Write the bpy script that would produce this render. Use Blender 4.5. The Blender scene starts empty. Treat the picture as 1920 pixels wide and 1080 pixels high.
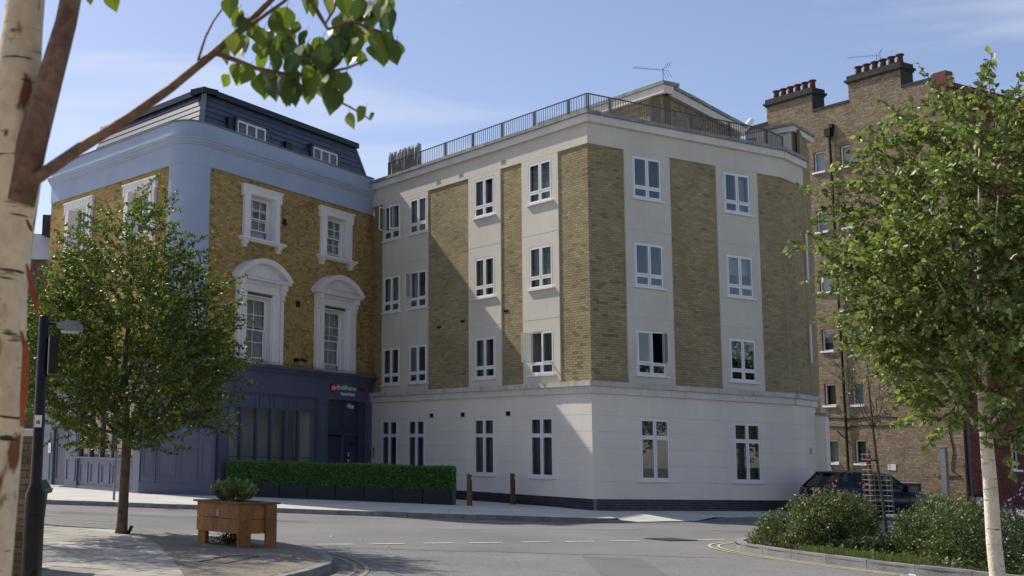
import bpy, math, random
import numpy as np
from mathutils import Vector, Matrix
rnd = random.Random(7)
npr = np.random.RandomState(11)
R = math.radians
sc = bpy.context.scene
col = sc.collection

# ------------------------------------------------------------------ camera
EYE = 1.45
cam_d = bpy.data.cameras.new('camera')
cam = bpy.data.objects.new('camera', cam_d)
col.objects.link(cam)
cam_d.sensor_width = 36.0
cam_d.lens = 2295.0 / 1920.0 * 36.0
cam_d.shift_x = (960 - 461) / 1920.0
cam_d.shift_y = -(540 - 496) / 1920.0
cam.matrix_world = (Matrix.Translation((0, 0, EYE)) @ Matrix.Rotation(R(90 + 8.72), 4, 'X')
                    @ Matrix.Rotation(R(1.456), 4, 'Z'))
cam_d.clip_start = 0.05
cam_d.clip_end = 2000
cam_d.dof.use_dof = True
cam_d.dof.focus_distance = 30
cam_d.dof.aperture_fstop = 6.3
sc.camera = cam

# ------------------------------------------------------------------ sky and sun
SUN = Vector((-.70, .715, 1.03)).normalized()          # towards the sun
elev = math.asin(SUN.z)
azim = math.atan2(SUN.x, SUN.y)
world = bpy.data.worlds.new('World')
sc.world = world
world.use_nodes = True
wn, wl = world.node_tree.nodes, world.node_tree.links
sky = wn.new('ShaderNodeTexSky')
sky.sky_type = 'NISHITA'
sky.sun_disc = False
sky.sun_elevation = elev
sky.sun_rotation = azim
sky.air_density = 0.75
sky.dust_density = 0.7
sky.ozone_density = 3.5
bg = wn['Background']
bg.inputs[1].default_value = 0.11
# thin high cirrus, mixed into the sky by direction
tc = wn.new('ShaderNodeTexCoord')
mp = wn.new('ShaderNodeMapping'); mp.inputs['Scale'].default_value = (1.2, 2.2, 9.0); mp.inputs['Rotation'].default_value = (0.25, 0.5, 0.0)
wl.new(tc.outputs['Generated'], mp.inputs[0])
nz = wn.new('ShaderNodeTexNoise'); nz.inputs['Scale'].default_value = 1.7; nz.inputs['Detail'].default_value = 7; nz.inputs['Roughness'].default_value = .55; nz.inputs['Distortion'].default_value = .6
wl.new(mp.outputs[0], nz.inputs['Vector'])
cr = wn.new('ShaderNodeMapRange'); cr.inputs[1].default_value = .55; cr.inputs[2].default_value = .85; cr.inputs[3].default_value = 0; cr.inputs[4].default_value = .55
wl.new(nz.outputs[0], cr.inputs[0])
mx = wn.new('ShaderNodeMix'); mx.data_type = 'RGBA'
wl.new(cr.outputs[0], mx.inputs[0])
wl.new(sky.outputs[0], mx.inputs[6])
mx.inputs[7].default_value = (4.6, 5.6, 6.4, 1)
wb = wn.new('ShaderNodeMix'); wb.data_type = 'RGBA'; wb.blend_type = 'MULTIPLY'; wb.inputs[0].default_value = 1.0
wb.inputs[7].default_value = (1.20, 1.0, .90, 1)         # white balance of the photograph, the same over the whole sky
wl.new(mx.outputs[2], wb.inputs[6]); wl.new(wb.outputs[2], bg.inputs[0])
sun_d = bpy.data.lights.new('sun', 'SUN')
sun_d.energy = 2.75
sun_d.angle = R(0.53)
sun_d.color = (1.0, 0.95, 0.86)
sun = bpy.data.objects.new('sun', sun_d)
col.objects.link(sun)
sun.rotation_euler = SUN.to_track_quat('Z', 'Y').to_euler()
sun.location = (-20, 20, 40)

sc.view_settings.view_transform = 'Standard'
sc.view_settings.look = 'None'
sc.view_settings.gamma = 1
sc.view_settings.exposure = 0.70
sc.view_settings.use_curve_mapping = False
sc.render.engine = 'CYCLES'
sc.cycles.use_denoising = True
sc.cycles.max_bounces = 8
sc.cycles.transparent_max_bounces = 12

# ------------------------------------------------------------------ materials
MATS = {}
def mat(name, rgb, rough=.85, var=.12, vscale=2.0, fine=.08, fscale=40, bump=0., bscale=120, bdist=.004,
        spec=.35, metal=0., attr=False, streak=0., transl=0., coat=0., stain=0.):
    if name in MATS: return MATS[name]
    m = bpy.data.materials.new(name); m.use_nodes = True
    n, l = m.node_tree.nodes, m.node_tree.links
    b = n['Principled BSDF']
    b.inputs['Roughness'].default_value = rough
    b.inputs['Specular IOR Level'].default_value = spec
    b.inputs['Metallic'].default_value = metal
    if coat:
        b.inputs['Coat Weight'].default_value = coat; b.inputs['Coat Roughness'].default_value = .06
    g = n.new('ShaderNodeNewGeometry')
    cur = n.new('ShaderNodeRGB'); cur.outputs[0].default_value = (*rgb, 1); cur = cur.outputs[0]
    if attr:
        a = n.new('ShaderNodeAttribute'); a.attribute_name = 'tint'; cur = a.outputs['Color']
    def scale_by(noise_out, amp, cur):
        r = n.new('ShaderNodeMapRange'); r.inputs[1].default_value = .3; r.inputs[2].default_value = .7
        r.inputs[3].default_value = 1 - amp; r.inputs[4].default_value = 1 + amp
        l.new(noise_out, r.inputs[0])
        v = n.new('ShaderNodeVectorMath'); v.operation = 'SCALE'
        l.new(cur, v.inputs[0]); l.new(r.outputs[0], v.inputs['Scale'])
        return v.outputs[0]
    if var:
        t = n.new('ShaderNodeTexNoise'); t.inputs['Scale'].default_value = vscale; t.inputs['Detail'].default_value = 5
        l.new(g.outputs['Position'], t.inputs['Vector']); cur = scale_by(t.outputs[0], var, cur)
    if fine:
        t = n.new('ShaderNodeTexNoise'); t.inputs['Scale'].default_value = fscale; t.inputs['Detail'].default_value = 3
        l.new(g.outputs['Position'], t.inputs['Vector']); cur = scale_by(t.outputs[0], fine, cur)
    if streak:
        q = n.new('ShaderNodeMapping'); q.inputs['Scale'].default_value = (3, 3, .25)
        l.new(g.outputs['Position'], q.inputs[0])
        t = n.new('ShaderNodeTexNoise'); t.inputs['Scale'].default_value = 1.6; t.inputs['Detail'].default_value = 6; t.inputs['Roughness'].default_value = .65
        l.new(q.outputs[0], t.inputs['Vector']); cur = scale_by(t.outputs[0], streak, cur)
    if stain:
        q = n.new('ShaderNodeMapping'); q.inputs['Scale'].default_value = (2.2, 2.2, .6)
        l.new(g.outputs['Position'], q.inputs[0])
        t = n.new('ShaderNodeTexNoise'); t.inputs['Scale'].default_value = 1.0; t.inputs['Detail'].default_value = 7; t.inputs['Roughness'].default_value = .7
        l.new(q.outputs[0], t.inputs['Vector'])
        r = n.new('ShaderNodeMapRange'); r.inputs[1].default_value = .56; r.inputs[2].default_value = .74; r.inputs[3].default_value = 1; r.inputs[4].default_value = 1 - stain
        l.new(t.outputs[0], r.inputs[0])
        v = n.new('ShaderNodeVectorMath'); v.operation = 'SCALE'; l.new(cur, v.inputs[0]); l.new(r.outputs[0], v.inputs['Scale']); cur = v.outputs[0]
    l.new(cur, b.inputs['Base Color'])
    if bump:
        t = n.new('ShaderNodeTexNoise'); t.inputs['Scale'].default_value = bscale; t.inputs['Detail'].default_value = 4
        l.new(g.outputs['Position'], t.inputs['Vector'])
        k = n.new('ShaderNodeBump'); k.inputs['Strength'].default_value = bump; k.inputs['Distance'].default_value = bdist
        l.new(t.outputs[0], k.inputs['Height']); l.new(k.outputs[0], b.inputs['Normal'])
    if transl:
        tr = n.new('ShaderNodeBsdfTranslucent'); ms = n.new('ShaderNodeMixShader'); ms.inputs[0].default_value = transl
        hs = n.new('ShaderNodeHueSaturation'); hs.inputs['Saturation'].default_value = 1.15; hs.inputs['Value'].default_value = 1.5; hs.inputs['Hue'].default_value = .485
        l.new(cur, hs.inputs['Color']); l.new(hs.outputs[0], tr.inputs[0])
        l.new(b.outputs[0], ms.inputs[1]); l.new(tr.outputs[0], ms.inputs[2]); l.new(ms.outputs[0], n['Material Output'].inputs[0])
    MATS[name] = m
    return m

def glass_mat(name, tint=(.55, .6, .6), refl=1.0, rough=.01):
    m = bpy.data.materials.new(name); m.use_nodes = True
    n, l = m.node_tree.nodes, m.node_tree.links
    n.remove(n['Principled BSDF'])
    fr = n.new('ShaderNodeLayerWeight')                  # Schlick reflectance from the facing term, the same on both sides of the pane
    pw = n.new('ShaderNodeMath'); pw.operation = 'POWER'; pw.inputs[1].default_value = 4.5
    l.new(fr.outputs['Facing'], pw.inputs[0])
    mu = n.new('ShaderNodeMath'); mu.operation = 'MULTIPLY_ADD'; mu.inputs[1].default_value = .9; mu.inputs[2].default_value = .06 * refl; mu.use_clamp = True
    l.new(pw.outputs[0], mu.inputs[0])
    t = n.new('ShaderNodeBsdfTransparent'); t.inputs[0].default_value = (*tint, 1)
    g = n.new('ShaderNodeBsdfGlossy'); g.inputs['Roughness'].default_value = rough
    x = n.new('ShaderNodeMixShader')
    l.new(mu.outputs[0], x.inputs[0]); l.new(t.outputs[0], x.inputs[1]); l.new(g.outputs[0], x.inputs[2])
    l.new(x.outputs[0], n['Material Output'].inputs[0])
    MATS[name] = m
    return m

m_brick = mat('stock_brick', (1, 1, 1), .9, .14, .9, .10, 60, .06, 150, attr=True, spec=.2)
m_mortar_dark = mat('mortar_grey_brown', (.17, .135, .085), .95, .15, 3, .1)
m_mortar_hotel = mat('mortar_soot', (.15, .105, .055), .95, .15, 3, .1)
m_stucco = mat('stucco_cream', (.70, .64, .525), .9, .07, .6, .03, 30, .05, 200, streak=.02, spec=.2, stain=.10)
m_render = mat('render_white', (.86, .785, .67), .88, .05, .7, .02, 30, .04, 180, streak=.015, spec=.2, stain=.07)
m_stone = mat('cast_stone', (.60, .565, .49), .9, .12, 2.2, .10, 26, .2, 90, streak=.15, stain=.45)
m_fascia = mat('stone_fascia_panel', (.76, .70, .61), .85, .06, 1.4, .04, 30, stain=.2)
m_coping = mat('coping_weathered', (.30, .29, .27), .95, .25, 3, .2, 25, .3, 80)
m_upvc = mat('white_upvc', (.88, .86, .84), .35, .02, 2, 0, spec=.5)
m_whitepaint = mat('white_paint', (.82, .79, .75), .55, .04, 2, .03, 20, streak=.04)
m_reveal = mat('window_reveal', (.66, .65, .62), .9, .06)
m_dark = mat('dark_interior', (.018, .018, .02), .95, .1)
m_room = mat('room_interior', (.36, .35, .34), .95, .1)
m_curtain = mat('net_curtain', (.66, .66, .65), .9, .06, 8, 0, transl=.25)
m_curtain_d = mat('grey_curtain', (.40, .42, .43), .9, .08, 8, 0)
m_blind = mat('grey_green_blind', (.42, .43, .39), .85, .06, 4, .05, 20)
m_glass = glass_mat('window_glass', (.86, .89, .89), 1.15)
m_carglass = glass_mat('car_glass', (.30, .34, .36), .8)
m_black_iron = mat('black_iron', (.009, .009, .010), .42, .1, 8, .05)
m_rail = mat('railing_steel', (.10, .10, .105), .45, .1, 8, 0, metal=.4)
m_engbrick = mat('blue_engineering_brick', (1, 1, 1), .45, .2, 4, .15, 50, .2, 150, attr=True, spec=.5)
m_engmortar = mat('pale_mortar', (.20, .20, .20), .95, .1)
m_bluepaint = mat('blue_grey_masonry_paint', (.39, .45, .56), .75, .07, .8, .03, 20, .06, 120, streak=.02, stain=.09)
m_shop = mat('navy_grey_gloss_paint', (.10, .115, .175), .38, .06, 1.2, .04, 20, spec=.5)
m_shop2 = mat('navy_door_paint', (.045, .053, .095), .35, .06, 1.2, .04, 20, spec=.5)
m_slate = mat('slate', (.045, .055, .085), .42, .15, 2.5, .15, 18, .2, 60, spec=.6)
m_lead = mat('lead_flashing', (.22, .23, .235), .6, .15, 4, .1, metal=.2)
m_fasciablk = mat('black_eaves', (.012, .014, .018), .45, .1)
m_asphalt = mat('asphalt', (.205, .20, .188), .93, .17, .3, .2, 45, stain=.12, bump=.5, bscale=220, bdist=.004, spec=.25)
m_asphalt2 = mat('asphalt_coarse', (.21, .205, .193), .93, .12, .5, .30, 38, .6, 150, .006, spec=.25)
m_pave = mat('concrete_paving', (.56, .54, .48), .92, .13, .9, .12, 25, .3, 150, spec=.25)
m_slab = mat('paving_slab', (.36, .345, .295), .92, .16, 1.1, .12, 25, .3, 150, spec=.25)
m_gravel = mat('bound_gravel', (.245, .22, .175), .95, .15, 1.2, .38, 45, .8, 90, .012, spec=.2)
m_kerb = mat('granite_kerb', (.25, .245, .235), .9, .25, 3, .2, 40, .3, 120)
m_linewhite = mat('road_paint_white', (.66, .66, .63), .8, .12, 6, .18, 60)
m_lineyellow = mat('road_paint_yellow', (.60, .52, .24), .8, .15, 6, .2, 60)
m_soil = mat('soil', (.06, .045, .03), .95, .3, 6, .3, 50, .6, 60, .01)
m_wood = mat('planter_wood', (.31, .13, .034), .6, .25, 3, .2, 22, .2, 60, streak=.25)
m_wood_grey = mat('weathered_wood', (.17, .115, .065), .85, .25, 5, .2, 30, .3, 60)
m_postwood = mat('bollard_wood', (.15, .075, .035), .7, .25, 5, .2, 30, streak=.2)
m_leaf = mat('leaf_green', (1, 1, 1), .42, .22, 1.2, 0, attr=True, spec=.5, transl=.36)
m_leaf_shrub = mat('shrub_leaf', (1, 1, 1), .42, .22, 1.6, 0, attr=True, spec=.5, transl=.18)
m_leaf_hedge = mat('hedge_leaf', (1, 1, 1), .55, .10, 3, 0, attr=True, spec=.35, transl=.12)
m_bark = mat('tree_bark', (.125, .088, .055), .95, .3, 8, .3, 45, .9, 60, .01)
m_twig = mat('twig_bark', (.075, .05, .032), .9, .2, 10, .2, 60)
m_black_panel = mat('black_stained_timber', (.018, .018, .021), .6, .15, 4, .15, 30)
m_bin = mat('green_bin_plastic', (.05, .11, .04), .5, .1)
m_red = mat('red_plastic', (.5, .03, .03), .45, .05)
m_galv = mat('galvanised_post', (.23, .24, .26), .5, .12, 6, .08, metal=.3)
m_sign = mat('sign_white', (.75, .75, .72), .5, .05, 8, .05)
m_yellow = mat('sign_yellow', (.75, .55, .06), .5, .05, 8, .05)
m_signred = mat('sign_red', (.42, .012, .015), .4, .03)
m_pot = mat('terracotta_pot', (.13, .05, .038), .8, .25, 8, .15, 30)
m_soot = mat('sooty_brick', (.06, .055, .05), .95, .3, 4, .2, 30)
m_reed = mat('reed', (.30, .25, .18), .9, .3, 9, .2, 40)
m_car = mat('car_paint_navy', (.004, .006, .028), .22, .03, 3, 0, spec=.35, coat=.25)
m_blackplastic = mat('black_plastic', (.012, .012, .013), .5, .05)
m_tyre = mat('tyre_rubber', (.015, .015, .015), .85, .1)
m_alloy = mat('alloy_wheel', (.4, .4, .42), .3, .05, metal=.8)
m_taillight = mat('tail_light_red', (.45, .015, .01), .15, .03, spec=.7)
m_headlight = mat('headlight_glass', (.5, .52, .55), .08, .03, spec=.9)
m_grassblade = mat('grass_blade', (1, 1, 1), .6, .1, 3, 0, attr=True, transl=.3)

def birch_bark(name, peel=.45, base=(.62, .53, .40)):
    m = mat(name, base, .7, .14, 5, .12, 30, .5, 40, .008)
    n, l = m.node_tree.nodes, m.node_tree.links
    b = n['Principled BSDF']; src = b.inputs['Base Color'].links[0].from_socket
    g = n.new('ShaderNodeNewGeometry')
    q = n.new('ShaderNodeMapping'); q.inputs['Scale'].default_value = (1, 1, .45); l.new(g.outputs['Position'], q.inputs[0])
    t = n.new('ShaderNodeTexNoise'); t.inputs['Scale'].default_value = 9; t.inputs['Detail'].default_value = 6; t.inputs['Distortion'].default_value = .8
    l.new(q.outputs[0], t.inputs['Vector'])
    r = n.new('ShaderNodeValToRGB'); r.color_ramp.elements[0].position = peel + .13; r.color_ramp.elements[1].position = peel + .19
    l.new(t.outputs[0], r.inputs[0])
    x = n.new('ShaderNodeMix'); x.data_type = 'RGBA'
    l.new(r.outputs[0], x.inputs[0]); l.new(src, x.inputs[6]); x.inputs[7].default_value = (.23, .085, .035, 1)
    q2 = n.new('ShaderNodeMapping'); q2.inputs['Scale'].default_value = (3, 3, 26); l.new(g.outputs['Position'], q2.inputs[0])
    t2 = n.new('ShaderNodeTexNoise'); t2.inputs['Scale'].default_value = 2.2; t2.inputs['Detail'].default_value = 3
    l.new(q2.outputs[0], t2.inputs['Vector'])
    r2 = n.new('ShaderNodeValToRGB'); r2.color_ramp.elements[0].position = .62; r2.color_ramp.elements[1].position = .67
    l.new(t2.outputs[0], r2.inputs[0])
    x2 = n.new('ShaderNodeMix'); x2.data_type = 'RGBA'
    l.new(r2.outputs[0], x2.inputs[0]); l.new(x.outputs[2], x2.inputs[6]); x2.inputs[7].default_value = (.06, .035, .022, 1)
    l.new(x2.outputs[2], b.inputs['Base Color'])
    return m
m_birch = birch_bark('birch_bark_cream', .46, (.82, .67, .45))
m_birch_young = birch_bark('birch_bark_white', .60, (.88, .78, .62))
m_birch_branch = mat('birch_branch_bark', (.19, .115, .078), .65, .40, 11, .35, 38, .8, 40, .006)

# ------------------------------------------------------------------ mesh helpers
class Frame:
    def __init__(s, origin, d, n):
        s.o = Vector((*origin[:2], 0)); s.d = Vector((*d[:2], 0)).normalized(); s.n = Vector((*n[:2], 0)).normalized()
    def p(s, t, o, z):
        return s.o + s.d * t + s.n * o + Vector((0, 0, z))
    def flip(s):
        return s.d.cross(s.n).z < 0
WORLD = Frame((0, 0), (1, 0), (0, 1))
BASE = {}

class MB:
    def __init__(s): s.v = []; s.f = []
    def quad(s, a, b, c, d):
        i = len(s.v); s.v += [a, b, c, d]; s.f.append((i, i + 1, i + 2, i + 3))
    def poly(s, pts):
        i = len(s.v); s.v += list(pts); s.f.append(tuple(range(i, i + len(pts))))
    def hexa(s, P):                     # 8 corners: bottom 4 (ccw from above), top 4
        i = len(s.v); s.v += list(P)
        a = (P[1] - P[0]).cross(P[3] - P[0]).dot(P[4] - P[0])
        F = [(0, 3, 2, 1), (4, 5, 6, 7), (0, 1, 5, 4), (1, 2, 6, 5), (2, 3, 7, 6), (3, 0, 4, 7)]
        if a < 0: F = [tuple(reversed(f)) for f in F]
        s.f += [tuple(i + k for k in f) for f in F]
    def box(s, F, t0, t1, o0, o1, z0, z1, xf=None):
        q = []
        for z in (z0, z1):
            for t, o in ((t0, o0), (t1, o0), (t1, o1), (t0, o1)):
                a = (t, o, z)
                if xf: a = xf(*a)
                q.append(F.p(*a))
        s.hexa(q)
    def tube(s, pts, rads, seg=8, cap=True):
        pts = [Vector(p) for p in pts]
        if not hasattr(rads, '__len__'): rads = [rads] * len(pts)
        base = len(s.v); up = None
        for k, p in enumerate(pts):
            d = (pts[min(k + 1, len(pts) - 1)] - pts[max(k - 1, 0)]).normalized()
            if up is None:
                up = d.cross(Vector((0, 0, 1)) if abs(d.z) < .9 else Vector((1, 0, 0))).normalized()
            up = (up - d * up.dot(d)).normalized(); w = d.cross(up)
            for j in range(seg):
                a = 2 * math.pi * j / seg
                s.v.append(p + (up * math.cos(a) + w * math.sin(a)) * rads[k])
        for k in range(len(pts) - 1):
            for j in range(seg):
                j2 = (j + 1) % seg
                s.f.append((base + k * seg + j, base + k * seg + j2, base + (k + 1) * seg + j2, base + (k + 1) * seg + j))
        if cap:
            s.f.append(tuple(base + j for j in reversed(range(seg))))
            s.f.append(tuple(base + (len(pts) - 1) * seg + j for j in range(seg)))
    def lathe(s, c, prof, seg=16):      # prof: list of (radius, z)
        c = Vector(c); base = len(s.v)
        for r, z in prof:
            for j in range(seg):
                a = 2 * math.pi * j / seg
                s.v.append(c + Vector((r * math.cos(a), r * math.sin(a), z)))
        for k in range(len(prof) - 1):
            for j in range(seg):
                j2 = (j + 1) % seg
                s.f.append((base + k * seg + j, base + k * seg + j2, base + (k + 1) * seg + j2, base + (k + 1) * seg + j))
        s.f.append(tuple(base + j for j in reversed(range(seg))))
        s.f.append(tuple(base + (len(prof) - 1) * seg + j for j in range(seg)))
    def sweep(s, path, prof, closed=True):   # path: [(point, normal)], prof: [(out, z)]
        base = len(s.v); m = len(prof)
        for p, n in path:
            for o, z in prof: s.v.append(p + n * o + Vector((0, 0, z)))
        for k in range(len(path) - 1):
            for j in range(m if closed else m - 1):
                j2 = (j + 1) % m
                s.f.append((base + k * m + j, base + (k + 1) * m + j, base + (k + 1) * m + j2, base + k * m + j2))
        if closed:
            s.f.append(tuple(base + j for j in range(m))); s.f.append(tuple(base + (len(path) - 1) * m + j for j in reversed(range(m))))
    def build(s, name, m, parent=None, smooth=False, base=None):
        o0 = base if base is not None else (BASE[parent] if parent else Vector((0, 0, 0)))
        o0 = Vector(o0)
        me = bpy.data.meshes.new(name)
        me.from_pydata([tuple(p - o0) for p in s.v], [], s.f); me.update()
        if smooth:
            me.polygons.foreach_set('use_smooth', [True] * len(me.polygons))
        me.materials.append(m)
        return link(name, me, parent, o0 if parent is None else None)

def link(name, me, parent=None, base=None):
    o = bpy.data.objects.new(name, me); col.objects.link(o)
    if parent is not None:
        o.parent = parent; BASE[o] = BASE[parent]
    else:
        BASE[o] = Vector(base) if base is not None else Vector((0, 0, 0)); o.location = BASE[o]
    return o

def fix_normals(o):
    import bmesh
    b = bmesh.new(); b.from_mesh(o.data); bmesh.ops.recalc_face_normals(b, faces=b.faces); b.to_mesh(o.data); b.free()
    return o

def tag(o, label=None, cat=None, group=None, kind=None):
    if label: o['label'] = label
    if cat: o['category'] = cat
    if group: o['group'] = group
    if kind: o['kind'] = kind
    return o

def thing(name, label, cat, loc, group=None):
    o = bpy.data.objects.new(name, None); col.objects.link(o)
    o.location = loc; o.empty_display_size = .2; BASE[o] = Vector(loc)
    return tag(o, label, cat, group)

def part(name, m, parent, fn, smooth=False):
    b = MB(); fn(b); return b.build(name, m, parent, smooth)

def np_mesh(name, V, faces, m, parent=None, tint=None, base=None, kind=None, smooth=False):
    o0 = np.array(BASE[parent] if parent is not None else (base if base is not None else (0, 0, 0)))
    me = bpy.data.meshes.new(name)
    V = (V - o0).astype(np.float32); n = len(V); k = faces.shape[1]; nf = len(faces)
    me.vertices.add(n); me.vertices.foreach_set('co', V.ravel())
    me.loops.add(nf * k); me.loops.foreach_set('vertex_index', faces.astype(np.int32).ravel())
    me.polygons.add(nf); me.polygons.foreach_set('loop_start', (np.arange(nf) * k).astype(np.int32))
    me.update(calc_edges=True)
    if k == 4: me.shade_flat()
    if tint is not None:
        a = me.attributes.new('tint', 'FLOAT_COLOR', 'POINT')
        a.data.foreach_set('color', np.c_[tint, np.ones(n)].astype(np.float32).ravel())
    me.materials.append(m)
    o = link(name, me, parent, base)
    if kind: o['kind'] = kind
    return o

def rects_minus(t0, t1, z0, z1, holes):
    zs = sorted({z0, z1, *[min(max(h[k], z0), z1) for h in holes for k in (2, 3)]})
    out = []
    for a, b in zip(zs, zs[1:]):
        if b - a < 1e-5: continue
        mid = (a + b) / 2; cur = t0
        for h in sorted(h for h in holes if h[2] < mid < h[3]):
            if h[0] > cur + 1e-5: out.append((cur, min(h[0], t1), a, b))
            cur = max(cur, h[1])
        if cur < t1 - 1e-5: out.append((cur, t1, a, b))
    return out

# ---- bricks: real geometry, the nearest ones as objects of their own
def brick_rows(t0, t1, z0, z1, holes=(), course=.075, length=.225, bond='stretcher', seed=0):
    r = random.Random(seed); out = []
    nrow = int(round((z1 - z0) / course)); 
    for i in range(nrow):
        za, zb = z0 + i * course + .005, z0 + (i + 1) * course - .005
        mid = (za + zb) / 2
        iv = []; cur = t0
        for h in sorted(h for h in holes if h[2] - .02 < mid < h[3] + .02):
            if h[0] > cur: iv.append((cur, min(h[0], t1)))
            cur = max(cur, h[1])
        if cur < t1: iv.append((cur, t1))
        if bond == 'stretcher': seq = [length]; off = (i % 2) * length / 2
        elif bond == 'flemish': seq = [length, length / 2]; off = (i % 2) * length * .75
        else: seq = [length] if i % 2 else [length / 2]; off = (i % 2) * length / 4 + r.uniform(0, length * .5)
        t = t0 - off; k = 0
        start = math.floor(0)
        while t < t1:
            e = t + seq[k % len(seq)]; k += 1
            for a, b in iv:
                x0, x1 = max(t + .005, a), min(e - .005, b)
                if x1 - x0 > .03: out.append((x0, x1, za, zb))
            t = e
    return out

class BrickSet:
    def __init__(s, palette, weights, depth=.014, seed=1):
        s.items = []; s.pal = np.array(palette); s.w = np.array(weights) / sum(weights); s.depth = depth; s.rs = np.random.RandomState(seed)
    def add(s, F, o, rows):
        for r in rows: s.items.append((F, o, *r))
    def build(s, parent, m, singles=300, name='brick'):
        N = len(s.items); D = s.depth
        org = np.array([F.p(0, o, 0) for F, o, *_ in s.items]); d = np.array([F.d for F, *_ in s.items]); nn = np.array([F.n for F, *_ in s.items])
        q = np.array([it[2:] for it in s.items])
        ctr = org + d * ((q[:, 0] + q[:, 1]) / 2)[:, None]; ctr[:, 2] = (q[:, 2] + q[:, 3]) / 2
        dist = np.linalg.norm(ctr - np.array([0, 0, EYE]), axis=1)
        tint = s.pal[s.rs.choice(len(s.pal), N, p=s.w)] * s.rs.uniform(.92, 1.08, (N, 1))
        full = np.where((q[:, 1] - q[:, 0]) > .2)[0]
        near = full[np.argsort(dist[full])][:singles]
        rest = np.setdiff1d(np.arange(N), near)
        jit = s.rs.uniform(-.18, .18, N) * s.depth
        M = len(rest); V = np.zeros((M, 8, 3))
        for j, (ti, oi, zi) in enumerate([(0, 0, 2), (1, 0, 2), (1, 0, 3), (0, 0, 3), (0, 1, 2), (1, 1, 2), (1, 1, 3), (0, 1, 3)]):
            V[:, j] = org[rest] + d[rest] * q[rest, ti][:, None] + nn[rest] * ((oi * (D + jit[rest])) - (1 - oi) * .006)[:, None]
            V[:, j, 2] = q[rest, zi]
        fl = np.array([[4, 5, 6, 7], [0, 1, 5, 4], [1, 2, 6, 5], [2, 3, 7, 6], [3, 0, 4, 7]])
        flr = fl[:, ::-1]
        flip = np.array([F.d.cross(F.n).z > 0 for F, *_ in s.items])[rest]
        faces = np.where(flip[:, None, None], flr[None], fl[None]) + (np.arange(M) * 8)[:, None, None]
        np_mesh(name, V.reshape(-1, 3), faces.reshape(-1, 4), m, parent, np.repeat(tint[rest], 8, 0), kind='stuff')
        if not len(near): return
        variants = []
        L, Hh = .215, .065
        for k in range(10):
            b = MB(); b.box(WORLD, -L / 2, L / 2, -(D + .006) / 2, (D + .006) / 2, -Hh / 2, Hh / 2)
            me = bpy.data.meshes.new(name); me.from_pydata([tuple(v) for v in b.v], [], b.f); me.update()
            a = me.attributes.new('tint', 'FLOAT_COLOR', 'POINT'); c = s.pal[s.rs.choice(len(s.pal), p=s.w)] * s.rs.uniform(.90, 1.10)
            a.data.foreach_set('color', np.tile(np.r_[c, 1.], 8).astype(np.float32)); me.materials.append(m); variants.append(me)
        pb = BASE[parent]
        for i in near:
            F = s.items[i][0]
            o = bpy.data.objects.new(name, variants[s.rs.randint(10)]); col.objects.link(o); o.parent = parent
            c = Vector(ctr[i]) + F.n * ((D - .006) / 2 + float(jit[i]))
            o.location = c - pb; o.rotation_euler = (0, 0, math.atan2(F.d.y, F.d.x))

# ---- leaves
def leaf_cloud(P, D, size, tint, spread=.9, droop=0., wid=.62, fold=.25, six=False, rs=npr):
    """P points, D preferred direction (Nx3); returns verts, tri faces, tint per vertex"""
    N = len(P)
    d = D + rs.normal(0, spread, (N, 3)); d[:, 2] -= droop
    d /= np.linalg.norm(d, axis=1)[:, None] + 1e-9
    r = rs.normal(0, 1, (N, 3)); n = np.cross(d, r); n /= np.linalg.norm(n, axis=1)[:, None] + 1e-9
    s = np.cross(d, n); L = size * rs.uniform(.7, 1.3, N); W = L * wid
    L = L[:, None]; W = W[:, None]
    up = n * (W * fold)
    if six:
        V = np.stack([P, P + d * L * .28 + s * W * .46 + up, P + d * L * .62 + s * W * .40 + up * .8, P + d * L,
                      P + d * L * .62 - s * W * .40 + up * .8, P + d * L * .28 - s * W * .46 + up], 1)
        f = np.array([[0, 1, 2], [0, 2, 3], [0, 3, 4], [0, 4, 5]])
    else:
        V = np.stack([P, P + d * L * .45 + s * W * .5 + up, P + d * L, P + d * L * .45 - s * W * .5 + up], 1)
        f = np.array([[0, 1, 2], [0, 2, 3]])
    k = V.shape[1]
    F = f[None] + (np.arange(N) * k)[:, None, None]
    return V.reshape(-1, 3), F.reshape(-1, 3), np.repeat(tint, k, 0)

def leaf_tints(N, pal, rs=npr, lo=.7, hi=1.25):
    pal = np.array(pal); return pal[rs.randint(len(pal), size=N)] * rs.uniform(lo, hi, (N, 1))

def wiggle(a, b, n, amp, r=rnd):
    a, b = Vector(a), Vector(b); L = (b - a).length; pts = []
    for i in range(n + 1):
        k = i / n; e = math.sin(math.pi * k) * amp * L
        pts.append(a.lerp(b, k) + Vector((r.uniform(-1, 1), r.uniform(-1, 1), r.uniform(-1, 1))) * e)
    return pts

# ================================================================== the setting
V2 = lambda a: Vector((a[0], a[1], 0))
part('road', m_asphalt, None, lambda b: b.quad(Vector((-300, -60, -.12)), Vector((400, -60, -.12)), Vector((400, 500, -.12)), Vector((-300, 500, -.12))))
road = bpy.data.objects['road']; tag(road, 'grey asphalt road crossing the foreground', kind='structure')
b = MB(); b.poly([Vector((*p, -.116)) for p in [(-1.5, -10), (14, -10), (14, 21.1), (8.6, 21.2), (5.9, 21.24), (3.65, 21.3), (1.9, 21.2), (.5, 20), (-.6, 13)]])
tag(b.build('side_road', m_asphalt2), 'coarser asphalt of the side street mouth', kind='structure')

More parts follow.
